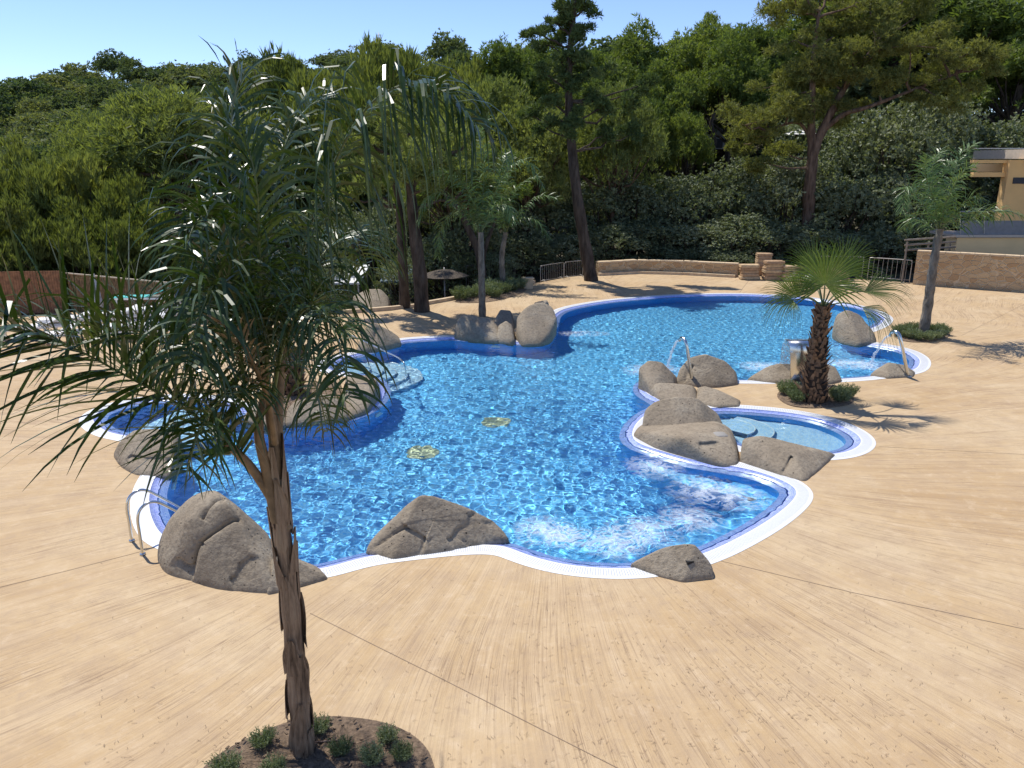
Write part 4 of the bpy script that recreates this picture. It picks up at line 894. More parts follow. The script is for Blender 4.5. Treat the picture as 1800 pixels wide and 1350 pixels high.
fanpalm("stout fan palm with a shaggy brown trunk on the spur by the steel waterfall", (1430, 706), 2.4, .34, .13, [
    (1450,500,-.35,(.05,-.25,1),(0,-1,.25),1.2,3.7,.2), (1430,478,.3,(-.35,.2,1),(0,-1,.3),1.0,2.6,.2), (1480,476,.25,(.4,.1,1),(0,-1,.3),1.05,2.6,.2),
    (1402,522,-.2,(-.55,-.3,.75),(-.6,-.8,.2),1.05,2.3,.35), (1520,512,-.1,(1,-.2,.22),(0,-.6,.9),1.15,1.5,.4), (1394,528,-.5,(-1,-.3,-.3),(0,-.5,1),.72,2.2,.9), (1515,540,-.6,(.9,-.5,-.5),(0,-.5,1),1.0,1.5,.9),
    (1430,500,.6,(-.5,.8,.3),(0,-.3,1),.95,2.2,.5), (1490,510,.6,(.6,.8,.2),(0,-.3,1),.95,2.2,.5)], 41, (1447, 540))
fanpalm("small fan palm on the planted island, mostly hidden by the tall palm", (515, 694), 1.1, .26, .16, [
    (560,560,.1,(.5,-.2,1),(0,-1,.3),.85,2.2,.3), (600,575,-.1,(.9,-.4,-.1),(0,-.7,.8),.85,1.9,.7), (520,550,0,(-.1,-.2,1),(0,-1,.2),.9,2.2,.2), (480,585,0,(-.8,-.3,.3),(0,-.7,.8),.8,1.9,.5), (575,545,.4,(.6,.4,.8),(0,-1,.3),.85,2.0,.3)], 42, (527, 618))

# ------------------------------------------------------------------ planting beds
def bed(pts, label, z=.02, plants=(), psize=.13, pl_label="", group="", name="planting_bed"):
    P = np.array([tuple(p.to_2d()) for p in spline([gp(x, y) for x, y in pts], 5, True)]); c = P.mean(0); mb = MB(); n = len(P); V = [[c[0], c[1], z+.035]]
    for q, zz in ((.33, .03), (.66, .03), (1, .0)): V += [[c[0]+(p[0]-c[0])*q, c[1]+(p[1]-c[1])*q, z+zz+.012*math.sin(i*1.9+q*9)*(q < 1)] for i, p in enumerate(P)]
    V += [[p[0], p[1], -.06] for p in P]; i = np.arange(n); F3 = np.stack([np.zeros(n, int), 1+i, 1+(i+1) % n], 1)
    mb.add(V, F3); mb.n -= len(V); base = mb.n
    for r in range(3): mb.f[4].append(np.stack([1+r*n+i, 1+(r+1)*n+i, 1+(r+1)*n+(i+1) % n, 1+r*n+(i+1) % n], 1)+base)
    mb.n += len(V)
    # chips of bark on the bed
    rs = np.random.RandomState(len(label)); 
    for k in range(int(260 if area(P) > 3 else 120)):
        q = P[rs.randint(n)]*rs.uniform(0, 1)+0; t_ = rs.uniform(0, .95)**.5; q = c+(P[rs.randint(n)]-c)*t_
        mb.box((q[0], q[1], z+.04), (rs.uniform(.02, .05), rs.uniform(.01, .025), .01), rs.uniform(0, 3))
    o = mb.build(name, M['soil']); tag(o, label, "planting bed")
    for k, (x, y) in enumerate(plants):
        rs = np.random.RandomState(k+len(label)); g = gp(x, y); pb = MB(); nst = 150; s = psize*rs.uniform(.85, 1.15)
        for q in range(nst):
            a = rs.uniform(0, 6.28); rr = s*rs.uniform(0, 1)**.5*.75; d = unit(np.array([math.cos(a)*rr*2.6/s*.35, math.sin(a)*rr*2.6/s*.35, 1.0])+rs.normal(size=3)*.12); L = s*rs.uniform(1.1, 1.9); p0 = np.array([math.cos(a)*rr, math.sin(a)*rr, .0])
            m_ = 14; Q = p0+d*(L*np.linspace(.1, 1, m_))[:, None]; dd = unit(d*1.1+rs.normal(size=(m_, 3))*.7); blades(pb, Q, dd, s*.36, s*.095, rs)
        o = pb.build("lavender_bush" if psize < .2 else "leafy_plant", M['lav']); o.location = (g.x, g.y, z+.03)
        tag(o, pl_label, "plant", group)
bed([(352,1362),(395,1322),(470,1285),(530,1266),(600,1262),(680,1274),(735,1302),(762,1345),(765,1420),(640,1480),(450,1480),(350,1420)], "brown bark mulch bed round the foot of the tall foreground palm", plants=[(465,1316),(560,1293),(600,1330),(682,1309),(655,1346),(708,1340),(482,1364),(398,1366)], psize=.08,
    pl_label="small grey green lavender bush in the mulch bed under the tall palm", group="lavender bushes in the near bed")
bed([(1366,694),(1395,681),(1440,677),(1480,683),(1500,698),(1490,712),(1430,718),(1385,712)], "dark mulch ring at the foot of the stout fan palm", plants=[(1392,697),(1470,703),(1488,699),(1382,694),(1478,708),(1400,708)], psize=.15,
    pl_label="spiky green plant in the mulch ring under the stout fan palm", group="plants under the fan palm")
bed([(1572,588),(1595,577),(1640,575),(1668,584),(1662,595),(1620,602),(1585,599)], "round green planting bed of the leaning queen palm at right", plants=[(1582,592),(1592,595),(1602,597),(1612,599),(1632,600),(1643,598),(1653,594),(1660,589),(1590,586),(1640,586),(1652,584),(1605,585),(1628,584)], psize=.15,
    pl_label="bushy green plant in the bed of the leaning palm at right", group="plants in the right bed")
bed([(800,530),(860,512),(915,503),(925,510),(900,522),(850,532)], "narrow planting strip along the far left curb under two palms", plants=[(812,528),(830,524),(850,520),(868,515),(885,517),(900,513),(912,509),(870,524),(895,508),(855,512)], psize=.26,
    pl_label="pale green shrub in the planting strip behind the far rocks", group="shrubs in the far strip")
bed([(470,705),(520,680),(590,672),(600,700),(560,712),(490,728)], "shaded mulch bed on the island between the round pool and the steps")
mb = MB(); mb.tube([gp(x, y, .06) for x, y in [(548,1306),(575,1303),(600,1302)]], .011, 6); 
tag(mb.build("irrigation_pipe", simple("pipe_brown", (.10, .06, .05), .5), None, True), "thin brown irrigation pipe lying in the near mulch bed", "pipe")

# ------------------------------------------------------------------ steel fittings
def rail(name, label, pts, r, n=10, rad_pts=6, mat='steel', flange=None):
    P = spline(pts, rad_pts); b0 = Vector(pts[0]); b0.z = 0; e = empty(name, b0, label, {"ladder_rail": "handrail", "handrail": "handrail", "water_spout": "water spout"}[name])
    mb = MB(); mb.tube(P, r, n, True); link("tube", mb.mesh("tube", True), M[mat], e)
    for q in (flange or [pts[0]]):
        mb = MB(); mb.tube([Vector((q[0], q[1], .0)), Vector((q[0], q[1], .022)), Vector((q[0], q[1], .03))], [r*2.1, r*2.0, r*1.2], 16, True); link("flange", mb.mesh("flange", True), M['steel'], e)
    return e
for (bx, by, tx, ex, ey, lb) in [(232, 951, 0, 322, 925, "left rail of the curved steel pool ladder"), (251, 975, 0, 338, 948, "right rail of the curved steel pool ladder, nearer the big boulder")]:
    a = gp(bx, by); b_ = gp(ex, ey); d = (b_-a); d.z = 0; d.normalize(); U_ = Vector((0, 0, 1))
    rail("ladder_rail", lb, [a-U_*.05, a+U_*.3, a+U_*.55, a+U_*.70+d*.05, a+U_*.77+d*.17, a+U_*.74+d*.30, a+U_*.60+d*.46, a+U_*.28+d*.78, a-U_*.15+d*1.15, a-U_*.9+d*1.25], .021, 12, flange=[tuple(a)])
a = gp(598, 629); 
rail("handrail", "long sloping steel handrail over the curved pool steps", [a, a+Vector((0, 0, .5)), pd(598, 592, a.y), pd(606, 585, a.y-.02), pd(640, 600, gY(650, 640)), pd(680, 619, gY(690, 660)), pd(703, 631, gY(705, 672)), pd(712, 645, gY(712, 678)), gp(714, 675, -.6)], .02, 10)
def spout(label, base, pts, r):
    b0 = gp(*base); return rail("water_spout", label, [b0]+[pd(x, y, b0.y+dy) for x, y, dy in pts], r, 12)
spout("bent steel water spout rising behind the flat boulder of the spur", (1217, 676), [(1214,650,0),(1209,620,0),(1206,604,.02),(1203,597,.1),(1199,594,.22),(1194,598,.34)], .042)
spout("bent steel water spout at the right cove beside a low boulder", (1596, 662), [(1590,630,0),(1584,602,0),(1580,588,.05),(1574,583,.15),(1568,584,.28),(1565,590,.36)], .045)
# waterfall blade: folded sheet rising from the deck, lip towards the pool
wf0 = gp(1390, 675); e = empty("waterfall_blade", wf0, "steel waterfall blade standing beside the stout fan palm", "waterfall blade")
prof = [(.0, 0), (.0, .5), (-.01, .8), (-.03, .98), (-.08, 1.06), (-.18, 1.10), (-.34, 1.09)]; mb = MB(); V = []
for y_, z_ in prof:
    for s_ in (0, 1): V.append((wf0.x+s_*.66+(.06*(z_/1.1) if s_ else -.12*(z_/1.1)), wf0.y-y_, z_))
i = np.arange(len(prof)-1)*2; mb.add(V, np.stack([i, i+1, i+3, i+2], 1)); me = mb.mesh("blade", True); o = link("blade", me, M['steel'], e)
md = o.modifiers.new("thickness", 'SOLIDIFY'); md.thickness = .035
mb = MB(); mb.box((wf0.x+.33, wf0.y, .012), (.8, .2, .02)); mb.build("base_plate", M['steel'], e)
m = bpy.data.materials.new("falling_water"); m.use_nodes = True; nt = m.node_tree; nt.nodes.clear(); outn = nt.nodes.new("ShaderNodeOutputMaterial")
tp = nt.nodes.new("ShaderNodeBsdfTransparent"); gl = nt.nodes.new("ShaderNodeBsdfPrincipled"); gl.inputs["Base Color"].default_value = (.9, .95, 1, 1); gl.inputs["Roughness"].default_value = .15
mx = nt.nodes.new("ShaderNodeMixShader"); nzz = noise_n(nt, geoco(nt), 28, 4, .7); nt.links.new(ramp(nt, nzz, [(.42, (.15, .15, .15)), (.6, (.8, .8, .8))]), mx.inputs[0])
nt.links.new(tp.outputs[0], mx.inputs[1]); nt.links.new(gl.outputs[0], mx.inputs[2]); nt.links.new(mx.outputs[0], outn.inputs[0]); M['fallwater'] = m
def stream(label, a, b_, arch, r0, r1, seed):
    rs = np.random.RandomState(seed); mb = MB(); a, b_ = Vector(a), Vector(b_); P = []
    for k in range(19):
        t = k/18; p = a.lerp(b_, t); p.z = a.z+(b_.z-a.z)*(t**1.6)+arch*math.sin(t*PI); P.append(tuple(p+Vector(rs.normal(size=3)*.006*(1+t))))
    mb.tube(P, [r0+(r1-r0)*k/18+rs.uniform(-.004, .008) for k in range(19)], 8, False)
    for k in range(60):
        t = rs.uniform(.2, 1); j = P[int(t*18)]; q = np.array(j)+rs.normal(size=3)*.03*t; V, Fa = ico(1); mb.add(q+V*rs.uniform(.005, .014), Fa)
    tag(mb.build("water_jet", M['fallwater'], None, True), label, "water jet")
wl = gY(1216, 676)
stream("thin jet of water falling from the spout behind the flat boulder", pd(1194, 599, wl+.34), gp(1172, 652, WZ), .03, .022, .035, 1)
stream("thin jet of water falling from the right water spout", pd(1565, 591, gY(1596, 662)+.36), gp(1530, 642, WZ), .03, .022, .035, 2)
mb = MB(); V = []
for k in range(12):
    t = k/11
    for s_ in range(13): V.append((wf0.x-.12+s_/12*.72+.01*math.sin(s_*2+k), wf0.y+.42+.32*t+.015*math.sin(s_*3.1+k*.7), 1.10-1.12*t**1.7))
i = (np.arange(11)[:, None]*13+np.arange(12)[None]).ravel(); mb.add(V, np.stack([i, i+1, i+14, i+13], 1)); tag(mb.build("water_sheet", M['fallwater'], None, True), "clear sheet of water falling from the steel blade into the pool", "waterfall")
# splashes and bubbling patches: froth of droplets lying on the water
m, nt, b = newmat("foam"); b.inputs["Base Color"].default_value = (.82, .88, .92, 1); b.inputs["Roughness"].default_value = .5
tp = nt.nodes.new("ShaderNodeBsdfTransparent"); mx = nt.nodes.new("ShaderNodeMixShader"); uvn = nt.nodes.new("ShaderNodeTexCoord").outputs["Object"]
L_ = N(nt, "ShaderNodeVectorMath", _operation='LENGTH'); nt.links.new(uvn, L_.inputs[0])
wpn = noise_n(nt, uvn, 2.2, 4, .6); 
rg = N(nt, "ShaderNodeTexNoise", Scale=3.4, Detail=7.0, Roughness=.68, Distortion=1.4); nt.links.new(geoco(nt), rg.inputs["Vector"])
a_ = mth(nt, 'SUBTRACT', 1.0, mth(nt, 'MULTIPLY', mth(nt, 'ABSOLUTE', mth(nt, 'SUBTRACT', rg.outputs[0], .5)), 11.0))
fall = mth(nt, 'SUBTRACT', 1.15, mth(nt, 'ADD', L_.outputs["Value"], mth(nt, 'MULTIPLY', mth(nt, 'SUBTRACT', wpn, .5), 1.2)))
core = mth(nt, 'MULTIPLY', mth(nt, 'MAXIMUM', mth(nt, 'SUBTRACT', fall, .55), 0.0), 1.3)
al = mth(nt, 'MULTIPLY', mth(nt, 'ADD', mth(nt, 'MAXIMUM', a_, 0.0), core), mth(nt, 'MINIMUM', mth(nt, 'MAXIMUM', mth(nt, 'MULTIPLY', fall, .6), 0.0), .33))
nt.links.new(mth(nt, 'MINIMUM', al, .92), mx.inputs[0]); nt.links.new(tp.outputs[0], mx.inputs[1]); nt.links.new(b.outputs[0], mx.inputs[2]); nt.links.new(mx.outputs[0], nt.nodes["Material Output"].inputs[0]); M['foam'] = m
def foam(px, py, rx, ry, label, hgt=.02, rz=0.0):
    c = gp(px, py, WZ+.02); n = 40; g_ = np.linspace(-1, 1, n); X, Y = np.meshgrid(g_, g_); rs = np.random.RandomState(int(px))
    Z = .012+hgt*np.exp(-(X*X+Y*Y)*3)*(1+.5*np.sin(X*13+px)*np.sin(Y*11)); V = np.stack([X.ravel(), Y.ravel(), Z.ravel()], 1); i = (np.arange(n-1)[:, None]*n+np.arange(n-1)[None]).ravel()
    o = link("foam", npmesh("foam", V, [np.stack([i, i+1, i+1+n, i+n], 1)], True), M['foam']); o.location = c; o.scale = (rx, ry, 1); o.rotation_euler = (0, 0, rz); o["kind"] = 'stuff'
foam(1022, 587, .95, .45, "", .05); foam(1150, 652, .9, .7, "", .03); foam(1345, 645, .8, .6, "", .03); foam(1500, 641, 1.1, .6, "", .05); foam(1530, 645, .4, .5, "", .04)
for (x, y, a) in JAC: foam(x, y, .62*a, .55*a, "", .02, x*.1)

# ------------------------------------------------------------------ walls, fences and the building
def wall(name, label, pts, h, th_, mat, cap=.07, cat="wall", z0=-.05, capover=.03):
    """masonry wall along ground pixels with a pale coping"""
    G_ = [Vector((p.x, p.y, 0)) for p in pts]; e = empty(name, G_[0], label, cat); mb = MB(); mc = MB()
    for a, c in zip(G_[:-1], G_[1:]):
        d = c-a; L = d.length; an = math.atan2(d.y, d.x); m_ = (a+c)/2; nb = Vector((-d.y, d.x, 0)).normalized()*th_/2; m_ = m_+nb
        mb.box((m_.x, m_.y, z0+(h-z0)/2), (L+.001, th_, h-z0), an)
        n_ = max(2, int(L/.55)); rs = np.random.RandomState(int(L*100))
        for k in range(n_):
            q = a+d*((k+.5)/n_)+nb; mc.box((q.x, q.y, h+cap/2+.002+rs.uniform(-.005, .008)), (L/n_-.012, th_+capover*2+rs.uniform(-.012, .012), cap), an)
    mb.build("wall_face", M['masonry'], e); mc.build("coping", M['cap'], e); return e
wall("stone_wall", "tall golden stone wall at the right end of the terrace", [gp(1604, 500), gp(1810, 515), gp(2050, 532)], 1.5, .4, 'masonry')
wall("stone_wall", "long low stone wall closing the far side of the terrace", [gp(1052, 483.5), gp(1120, 480), gp(1200, 482), gp(1296, 487)], .60, .35, 'masonry')
wall("stone_wall", "short low stone bench wall between the stacked stones and the barrier", [gp(1392, 490), gp(1492, 492)], .50, .35, 'masonry')
mb = MB(); g = gp(928, 507); mb.box((g.x, g.y, .22), (.42, .3, .44), .2); mb.box((g.x, g.y, .47), (.5, .36, .06), .2); o = mb.build("stone_post", M['cap']); tag(o, "short square stone post at the end of the far curb", "post")
def curb(pts):
    P = [gp(x, y) for x, y in pts]; mb = MB()
    for a, c in zip(P[:-1], P[1:]):
        d = c-a; m_ = (a+c)/2; mb.box((m_.x, m_.y, .06), (d.length+.01, .18, .14), math.atan2(d.y, d.x))
    o = mb.build("kerb", M['cap']); o["kind"] = 'structure'
curb([(604,551),(690,544),(738,539)]); curb([(750,535),(850,517.5),(905,506.5),(938,497)]); curb([(1052,484.5),(1120,481),(1200,483),(1292,488)])
# stacks of stone slabs
sl_m = [simple("cut_sandstone_%d" % k, c, .9, var=.25, scale=9, bmp=.012) for k, c in enumerate([(.42, .28, .16), (.50, .36, .21), (.36, .23, .13)])]
for (x, y, n_, w_, lb) in [(1316,491,5,.95,"leftmost stack of sandstone slabs at the end of the low wall"), (1358,492,6,.95,"tallest middle stack of sandstone slabs"), (1388,493,5,.85,"third stack of sandstone slabs, left of the fan palm leaves"), (1340,484,7,.8,"stack of sandstone slabs behind the others")]:
    g = gp(x, y); e = empty("slab_stack", g, lb, "stone stack", "stacks of sandstone slabs"); rs = np.random.RandomState(x); z = .02
    for k in range(n_):
        h = rs.uniform(.13, .19); mb = MB(); sx, sy = w_*rs.uniform(.88, 1.04), .55*rs.uniform(.9, 1.05); nn = 8
        V, Fa = ico(3); q = np.sign(V)*np.abs(V)**.25*np.array([sx/2, sy/2, h/2]); q += rs.normal(size=q.shape)*.006
        mb.add(q+np.array([g.x+rs.uniform(-.03, .03), g.y+rs.uniform(-.03, .03), z+h/2]), Fa); z += h-.004
        mb.build("slab", sl_m[rs.randint(3)], e)
# crowd barriers and railings
def barrier(label, a, b_, h, nbar, name="barrier", mat='galv', r=.02, sunk=0.0, kick=.15):
    a, b_ = Vector(a), Vector(b_); e = empty(name, a, label, "barrier" if name == "barrier" else "railing"); U_ = Vector((0, 0, 1)); d = (b_-a).normalized()
    fr = MB(); fr.tube(spline([a, a+U_*(h-.14), a+U_*(h-.04)+d*.04, a+U_*h+d*.14, b_+U_*h-d*.14, b_+U_*(h-.04)-d*.04, b_+U_*(h-.14), b_], 4), r, 8); fr.tube([a+U_*kick, b_+U_*kick], r*.8, 6)
    link("frame", fr.mesh("frame", True), M[mat], e)
    for k in range(1, nbar):
        p = a.lerp(b_, k/nbar); mb = MB(); mb.tube([p+U_*kick, p+U_*h], r*.45, 5, False); link("bar", mb.mesh("bar", True), M[mat], e)
    ft = MB(); nn = Vector((-d.y, d.x, 0))*.25
    for p in (a.lerp(b_, .12), a.lerp(b_, .88)): ft.tube([p-nn+U_*.01, p+U_*.12, p+nn+U_*.01], r*.7, 5)
    link("feet", ft.mesh("feet", True), M[mat], e); return e
barrier("yellowish metal crowd barrier against the end of the tall stone wall", gp(1524, 492), gp(1598, 498), 1.08, 9)
barrier("metal crowd barrier half hidden behind the fan palm leaves", gp(1440, 489), gp(1514, 491), 1.08, 9)
barrier("curved end railing beside the tall narrow pine, left panel", gp(950, 497), gp(990, 490), .8, 12, "railing", r=.014, kick=.08)
barrier("curved end railing beside the tall narrow pine, right panel", gp(992, 489.6), gp(1024, 486), .8, 10, "railing", r=.014, kick=.08)
g1 = pd(820, 511, 37.5); g2 = pd(905, 498, 40.5); g1.z = g2.z = -.45
barrier("grey mesh railing in the shade behind the two middle palms", g1, g2, 1.1, 26, "railing", r=.016, kick=.08)
# reed fence at far left
a, b_ = gp(128, 546), gp(307, 553); e = empty("reed_fence", a, "reed screen fence with a pale top rail behind the white loungers", "fence"); mb = MB(); rs = np.random.RandomState(4); nn = 150; d = b_-a
for k in range(nn):
    p = a+d*(k+.5)/nn; h = 1.42-.25*(k/nn)+rs.uniform(-.02, .02); mb.tube([p+Vector((0, .05*(k % 2), -.1)), p+Vector((rs.uniform(-.01, .01), .05*(k % 2), h))], .020, 5, False)
M['reed'] = simple("reed_canes", (.26, .17, .09), .8, var=.45, scale=7); M['wood'] = simple("pale_wood_rail", (.5, .40, .28), .7)
mb.build("reeds", M['reed'], e); mb = MB(); mb.tube([a+Vector((0, -.05, 1.45)), b_+Vector((0, -.05, 1.20))], .03, 8); mb.build("top_rail", M['wood'], e)
for k in range(5):
    p = a+d*(k/4); mb = MB(); mb.tube([p+Vector((0, .1, -.1)), p+Vector((0, .1, 1.42-.25*k/4))], .05, 8); mb.build("post", M['wood'], e)
a, b_ = gp(-60, 552), gp(118, 549); e = empty("timber_screen", a, "rusty orange timber screen at the left frame edge", "fence"); mb = MB(); d = b_-a; mr = simple("orange_timber", (.24, .115, .055), .8, var=.4, scale=6)
for k in range(40):
    p = a+d*(k+.5)/40; mb.box((p.x, p.y, .78), (d.length/40-.01, .03, 1.6), math.atan2(d.y, d.x))
mb.build("boards", mr, e); mb = MB()
for k in range(6):
    p = a+d*k/5; mb.box((p.x, p.y+.05, .75), (.08, .06, 1.55))
mb.build("posts", M['wood'], e)
# sun loungers
M['whiteplastic'] = simple("white_plastic", (.78, .77, .74), .4, var=.05); M['turq'] = simple("turquoise_mesh", (.05, .45, .42), .6, var=.1)
def lounger(mat):
    e = bpy.data.objects.new("sun_lounger", None); COL.objects.link(e); prt = []
    mb = MB(); [mb.box((.95, s_*.31, .30), (1.9, .05, .06)) for s_ in (-1, 1)]; [mb.box((x, 0, .30), (.05, .57, .05)) for x in (.03, 1.87)]; prt.append(("frame", mb.mesh("frame"), 'whiteplastic'))
    mb = MB(); 
    for k in range(9): mb.box((.12+k*.125, 0, .345), (.115, .60, .022))
    prt.append(("seat", mb.mesh("seat"), mat)); mb = MB(); ca = math.radians(22)
    for k in range(6): mb.box((1.28+k*.115*math.cos(ca), 0, .36+k*.115*math.sin(ca)), (.108, .60, .022), 0, [[math.cos(ca), 0, -math.sin(ca)], [0, 1, 0], [math.sin(ca), 0, math.cos(ca)]])
    prt.append(("backrest", mb.mesh("backrest"), mat))
    for lx in (.2, 1.65):
        for ly in (-.29, .29):
            mb = MB(); mb.tube([(lx, ly, 0), (lx, ly, .28)], [.022, .03], 8); prt.append(("leg", mb.mesh("leg", True), 'whiteplastic'))
    for nm, me, mt in prt:
        o = bpy.data.objects.new(nm, me); me.materials.append(M[mt]); COL.objects.link(o); o.parent = e
    return e
def dup(r):
    c = r.copy(); COL.objects.link(c)
    for ch in r.children:
        k = ch.copy(); COL.objects.link(k); k.parent = c
    return c
lw = lounger('whiteplastic'); first = True
for (x, y, n_, rz) in [(150,602,1,.5),(215,600,2,.45),(285,597,2,.4),(60,612,1,.6),(250,578,3,.45),(180,580,2,.5),(100,588,2,.5),(30,596,1,.5)]:
    for k in range(n_):
        o = lw if first else dup(lw); first = False; g = gp(x, y); o.location = (g.x-.6+.02*k, g.y, .16*k); o.rotation_euler = (0, 0, rz+.015*k)
        tag(o, "white plastic sun lounger in the stacked rows beside the reed fence", "sun lounger", "stacked white sun loungers")
o = lounger('turq'); g = gp(205, 562); o.location = (g.x, g.y, .50); o.rotation_euler = (0, 0, .1); tag(o, "turquoise sun lounger lying on top of the white stacks by the reed fence", "sun lounger")
# parasols
def parasol(label, p, R, h, mat, closed=False, z=0.0):
    e = empty("parasol", Vector((p.x, p.y, z)), label, "parasol"); mb = MB(); mb.tube([(p.x, p.y, z-.1), (p.x, p.y, z+h+.08)], .03, 8); mb.build("pole", M['galv'], e, True)
    mb = MB(); n_ = 8; V = [[p.x, p.y, z+h]]; q = .12 if closed else 1
    for rr, zz in ((.5, -.12), (1, -.36)):
        for i in range(n_*2):
            a = i*PI/n_; s_ = 1 if i % 2 == 0 else .94; V.append([p.x+R*rr*s_*q*math.cos(a), p.y+R*rr*s_*q*math.sin(a), z+h+(zz*R*.7 if not closed else zz*3.2)+(.0 if i % 2 == 0 else -.02)])
    m_ = n_*2; i = np.arange(m_); mb.add(V, np.stack([np.zeros(m_, int), 1+i, 1+(i+1) % m_], 1)); mb.f[4].append(np.stack([1+i, 1+m_+i, 1+m_+(i+1) % m_, 1+(i+1) % m_], 1))
    o = mb.build("canopy", mat, e); md = o.modifiers.new("t", 'SOLIDIFY'); md.thickness = .02; return e
mwh = simple("white_canvas", (.8, .79, .76), .8, var=.04); mbr = simple("thatched_brown", (.09, .07, .05), .9, var=.4, scale=20, bmp=.03)
p = pd(1405, 262, 52); parasol("white parasol glimpsed left of the largest pine's fork", Vector((p.x, p.y, 0)), 1.15, pd(1405, 228, 52).z-th(p.x, 52)+.3, mwh, z=th(p.x, 52)-.3)
p = pd(1452, 262, 53); parasol("white parasol glimpsed right of the largest pine's trunk", Vector((p.x, p.y, 0)), 1.1, pd(1452, 238, 53).z-th(p.x, 53)+.3, mwh, z=th(p.x, 53)-.3)
p = pd(782, 520, 34.5); parasol("low wide brown thatched parasol in the shade beyond the curb", Vector((p.x, p.y, 0)), 1.1, pd(782, 473, 34.5).z+1.6, mbr, z=-1.6)
p = gp(176, 556); parasol("folded grey and white parasol standing by the reed fence", p, 1.6, 1.5, simple("grey_canvas", (.4, .4, .42), .8, var=.3), True)
# building at right
XB = 27.5
M['render'] = simple("ochre_render", (.72, .46, .19), .9, var=.08, scale=1.2, bmp=.004); M['render2'] = simple("cream_render", (.85, .60, .30), .9, var=.06, scale=1.0); M['slab'] = simple("concrete_fascia", (.52, .44, .35), .85, var=.08)
M['darkglass'] = simple("dark_window", (.02, .022, .03), .6); M['shade'] = simple("grey_panel", (.22, .22, .22), .8)
DB = 38.5
def bx(name, x0, y0, x1, y1, D, dep, mat, parent, grow=0):
    a, c = pd(x0, y0, D), pd(x1, y1, D); a.x = pd(x0, y0, D+dep).x if grow else a.x; mb = MB(); mb.box(((a.x+c.x)/2, D+dep/2, (a.z+c.z)/2), (abs(c.x-a.x), dep, abs(a.z-c.z))); return mb.build(name, mat, parent)
o0 = pd(1683, 450, DB); e = empty("building", Vector((o0.x, DB, -.3)), "ochre flat roofed building with a covered terrace at the right edge", "building")
bx("roof", 1712, 262, 2100, 279, DB-.6, 5.0, M['slab'], e, 1); bx("wall", 1776, 281, 2100, 417, DB, .5, M['render'], e); bx("window", 1782, 312, 2080, 323, DB-.03, .1, M['darkglass'], e)
bx("gutter", 1712, 260, 2100, 262, DB-.64, .05, M['galv'], e)
bx("beam", 1712, 303, 1774, 311, DB+.2, .3, M['render'], e); bx("beam", 1712, 281, 1774, 287, DB+.2, .3, M['render'], e); bx("rear_wall", 1712, 288, 1774, 302, DB+2.5, .2, M['render2'], e)
bx("terrace_wall", 1683, 418, 2100, 462, DB-.2, 1.0, M['render2'], e)
bx("terrace_slab", 1681, 413, 2100, 417.5, DB-.3, 2.5, M['slab'], e); bx("parapet_panel", 1692, 388, 2100, 412, DB-.05, .08, M['shade'], e)
a, c = pd(1688, 372, DB-.15), pd(1774, 371, DB-.15); mb = MB(); mb.tube([a, c], .03, 6); mb.tube([a, pd(1688, 411, DB-.15)], .025, 6); mb.tube([pd(1730, 372, DB-.15), pd(1730, 411, DB-.15)], .02, 6); mb.build("handrail", M['galv'], e)
mb = MB(); 
for k in range(3): q = pd(1590, 440-k*9, 36.5); q2 = pd(1680, 434-k*9, 36); mb.tube([q, q2], .05, 6)
for k in range(3): q = pd(1595+k*38, 425, 36.4); mb.tube([(q.x, q.y, -.4), tuple(q)], .05, 6)
o = mb.build("timber_railing", simple("grey_timber", (.2, .17, .14), .9, var=.3)); tag(o, "weathered timber rail behind the tall stone wall", "railing")
# houses half hidden in the woods
def house(label, x0, y0, x1, y1, D, wm, wins, roofm=None):
    a, c = pd(x0, y0, D), pd(x1, y1, D); e = empty("house", Vector(((a.x+c.x)/2, D, c.z)), label, "house"); bx("wall", x0, y0, x1, y1, D, 7, wm, e)
    r0 = pd(x0-3, y0-5, D-.4); mb = MB(); r1 = pd(x1+3, y0-1, D-.4); mb.box(((r0.x+r1.x)/2, D+3.3, (r0.z+r1.z)/2), (abs(r1.x-r0.x), 8, abs(r0.z-r1.z))); mb.build("roof", roofm or M['slab'], e)
    for (q0, q1, q2, q3) in wins: bx("window", q0, q1, q2, q3, D-.04, .1, M['darkglass'], e)
mg = simple("grey_render", (.30, .30, .33), .9, var=.06); 
house("grey house seen between pine trunks above the oaks", 1238, 212, 1292, 262, 64, mg, [(1246,222,1256,236),(1272,222,1284,236),(1260,244,1270,260)])
house("pale house low in the shade behind the dark pines", 560, 405, 668, 470, 58, simple("white_render", (.75, .72, .70), .9, var=.03), [(590,428,602,446),(630,428,642,446)])
house("grey green house behind the double trunked pine", 715, 380, 800, 440, 60, simple("green_grey_render", (.20, .23, .24), .9, var=.06), [(736,388,748,402),(770,388,782,402),(736,412,748,428)])
house("small hut roof among the pines at far left", -10, 262, 26, 290, 120, M['slab'], [(4,270,10,280)], simple("white_roof", (.7, .7, .68), .7))
q = pd(668, 110, 178); mb = MB(); z_ = pd(668, 57, 178).z; mb.tube([(q.x, 178, q.z-6), (q.x, 178, z_)], [.22, .08], 6)
for zz in (z_-.5, z_-1.6): mb.box((q.x, 178, zz), (1.0, .12, .12))
tag(mb.build("antenna_mast", M['galv'], None, True), "thin antenna mast standing on the far wooded ridge", "mast")
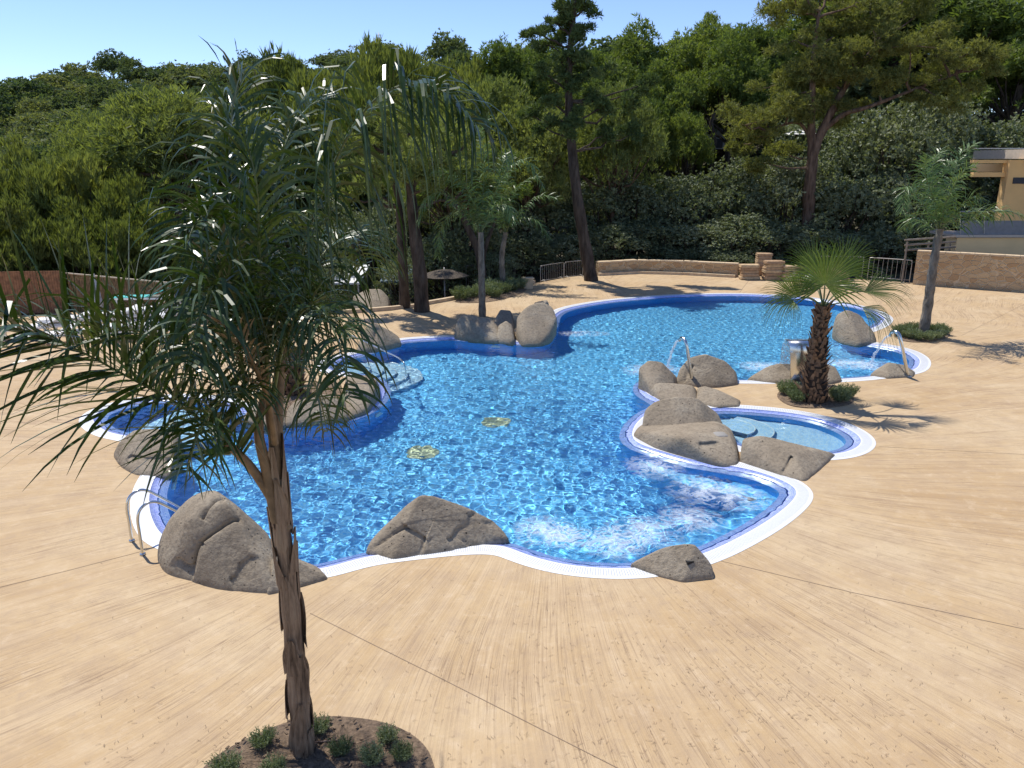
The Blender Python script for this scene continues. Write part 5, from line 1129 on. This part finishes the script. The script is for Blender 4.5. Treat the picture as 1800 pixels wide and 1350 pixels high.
# cabin roofs and blue tarp in shade
def slabs(name, label, cat, x0, y0, x1, y1, D, z, mat, legs=True):
    a, c = pd(x0, (y0+y1)/2, D), pd(x1, (y0+y1)/2, D); e = empty(name, Vector(((a.x+c.x)/2, D, z)), label, cat); zt = pd((x0+x1)/2, (y0+y1)/2, D).z
    mb = MB(); mb.box(((a.x+c.x)/2, D+1.2, zt), (c.x-a.x, 2.6, .08), 0, [[1, 0, 0], [0, .98, -.17], [0, .17, .98]]); mb.build("roof", mat, e); mb = MB()
    for px in (a.x+.1, c.x-.1):
        for py in (D+.1, D+2.2): mb.tube([(px, py, z), (px, py, zt)], .04, 6)
    mb.build("posts", M['galv'], e)
slabs("shelter", "low white roofed shelter beyond the curb, left of the dark double trunk", "shelter", 582, 484, 632, 494, 33, -1.4, simple("white_sheet", (.7, .7, .68), .6))
slabs("shelter", "blue grey roofed shelter behind the double trunked pine", "shelter", 668, 478, 735, 496, 35, -1.4, simple("blue_sheet", (.06, .12, .17), .6))

# dry pine needles and small litter blown over the paving
rs = np.random.RandomState(77); mb = MB(); EO3 = offset(E0, .3)[::8]
for k in range(1500):
    x = rs.uniform(150, 1800) if k % 3 else rs.normal(1250, 220); y = 1350-(1350-700)*rs.rand()**1.5 if k % 3 else rs.normal(1200, 90)
    if x < -50 or x > 1850 or y > 1345: continue
    g = gp(x, y)
    if inside(EO3, np.array([g.x]), np.array([g.y]))[0]: continue
    a = rs.uniform(0, 6.28); L = rs.uniform(.025, .07); b2 = rs.uniform(-.9, .9); P = []
    for q in range(4):
        P.append((g.x+L*math.cos(a)*q/3, g.y+L*math.sin(a)*q/3, .006+.004*math.sin(q))); a += b2*.5
    P = np.array(P); nrm = np.array([-math.sin(a), math.cos(a), 0])*.0016
    mb.add(np.concatenate([P-nrm, P+nrm]), [[0, 1, 5, 4], [1, 2, 6, 5], [2, 3, 7, 6]])
tag(mb.build("pine_needle_litter", simple("dry_needles", (.24, .155, .09), .8, var=.4)), None, None, None, 'stuff')
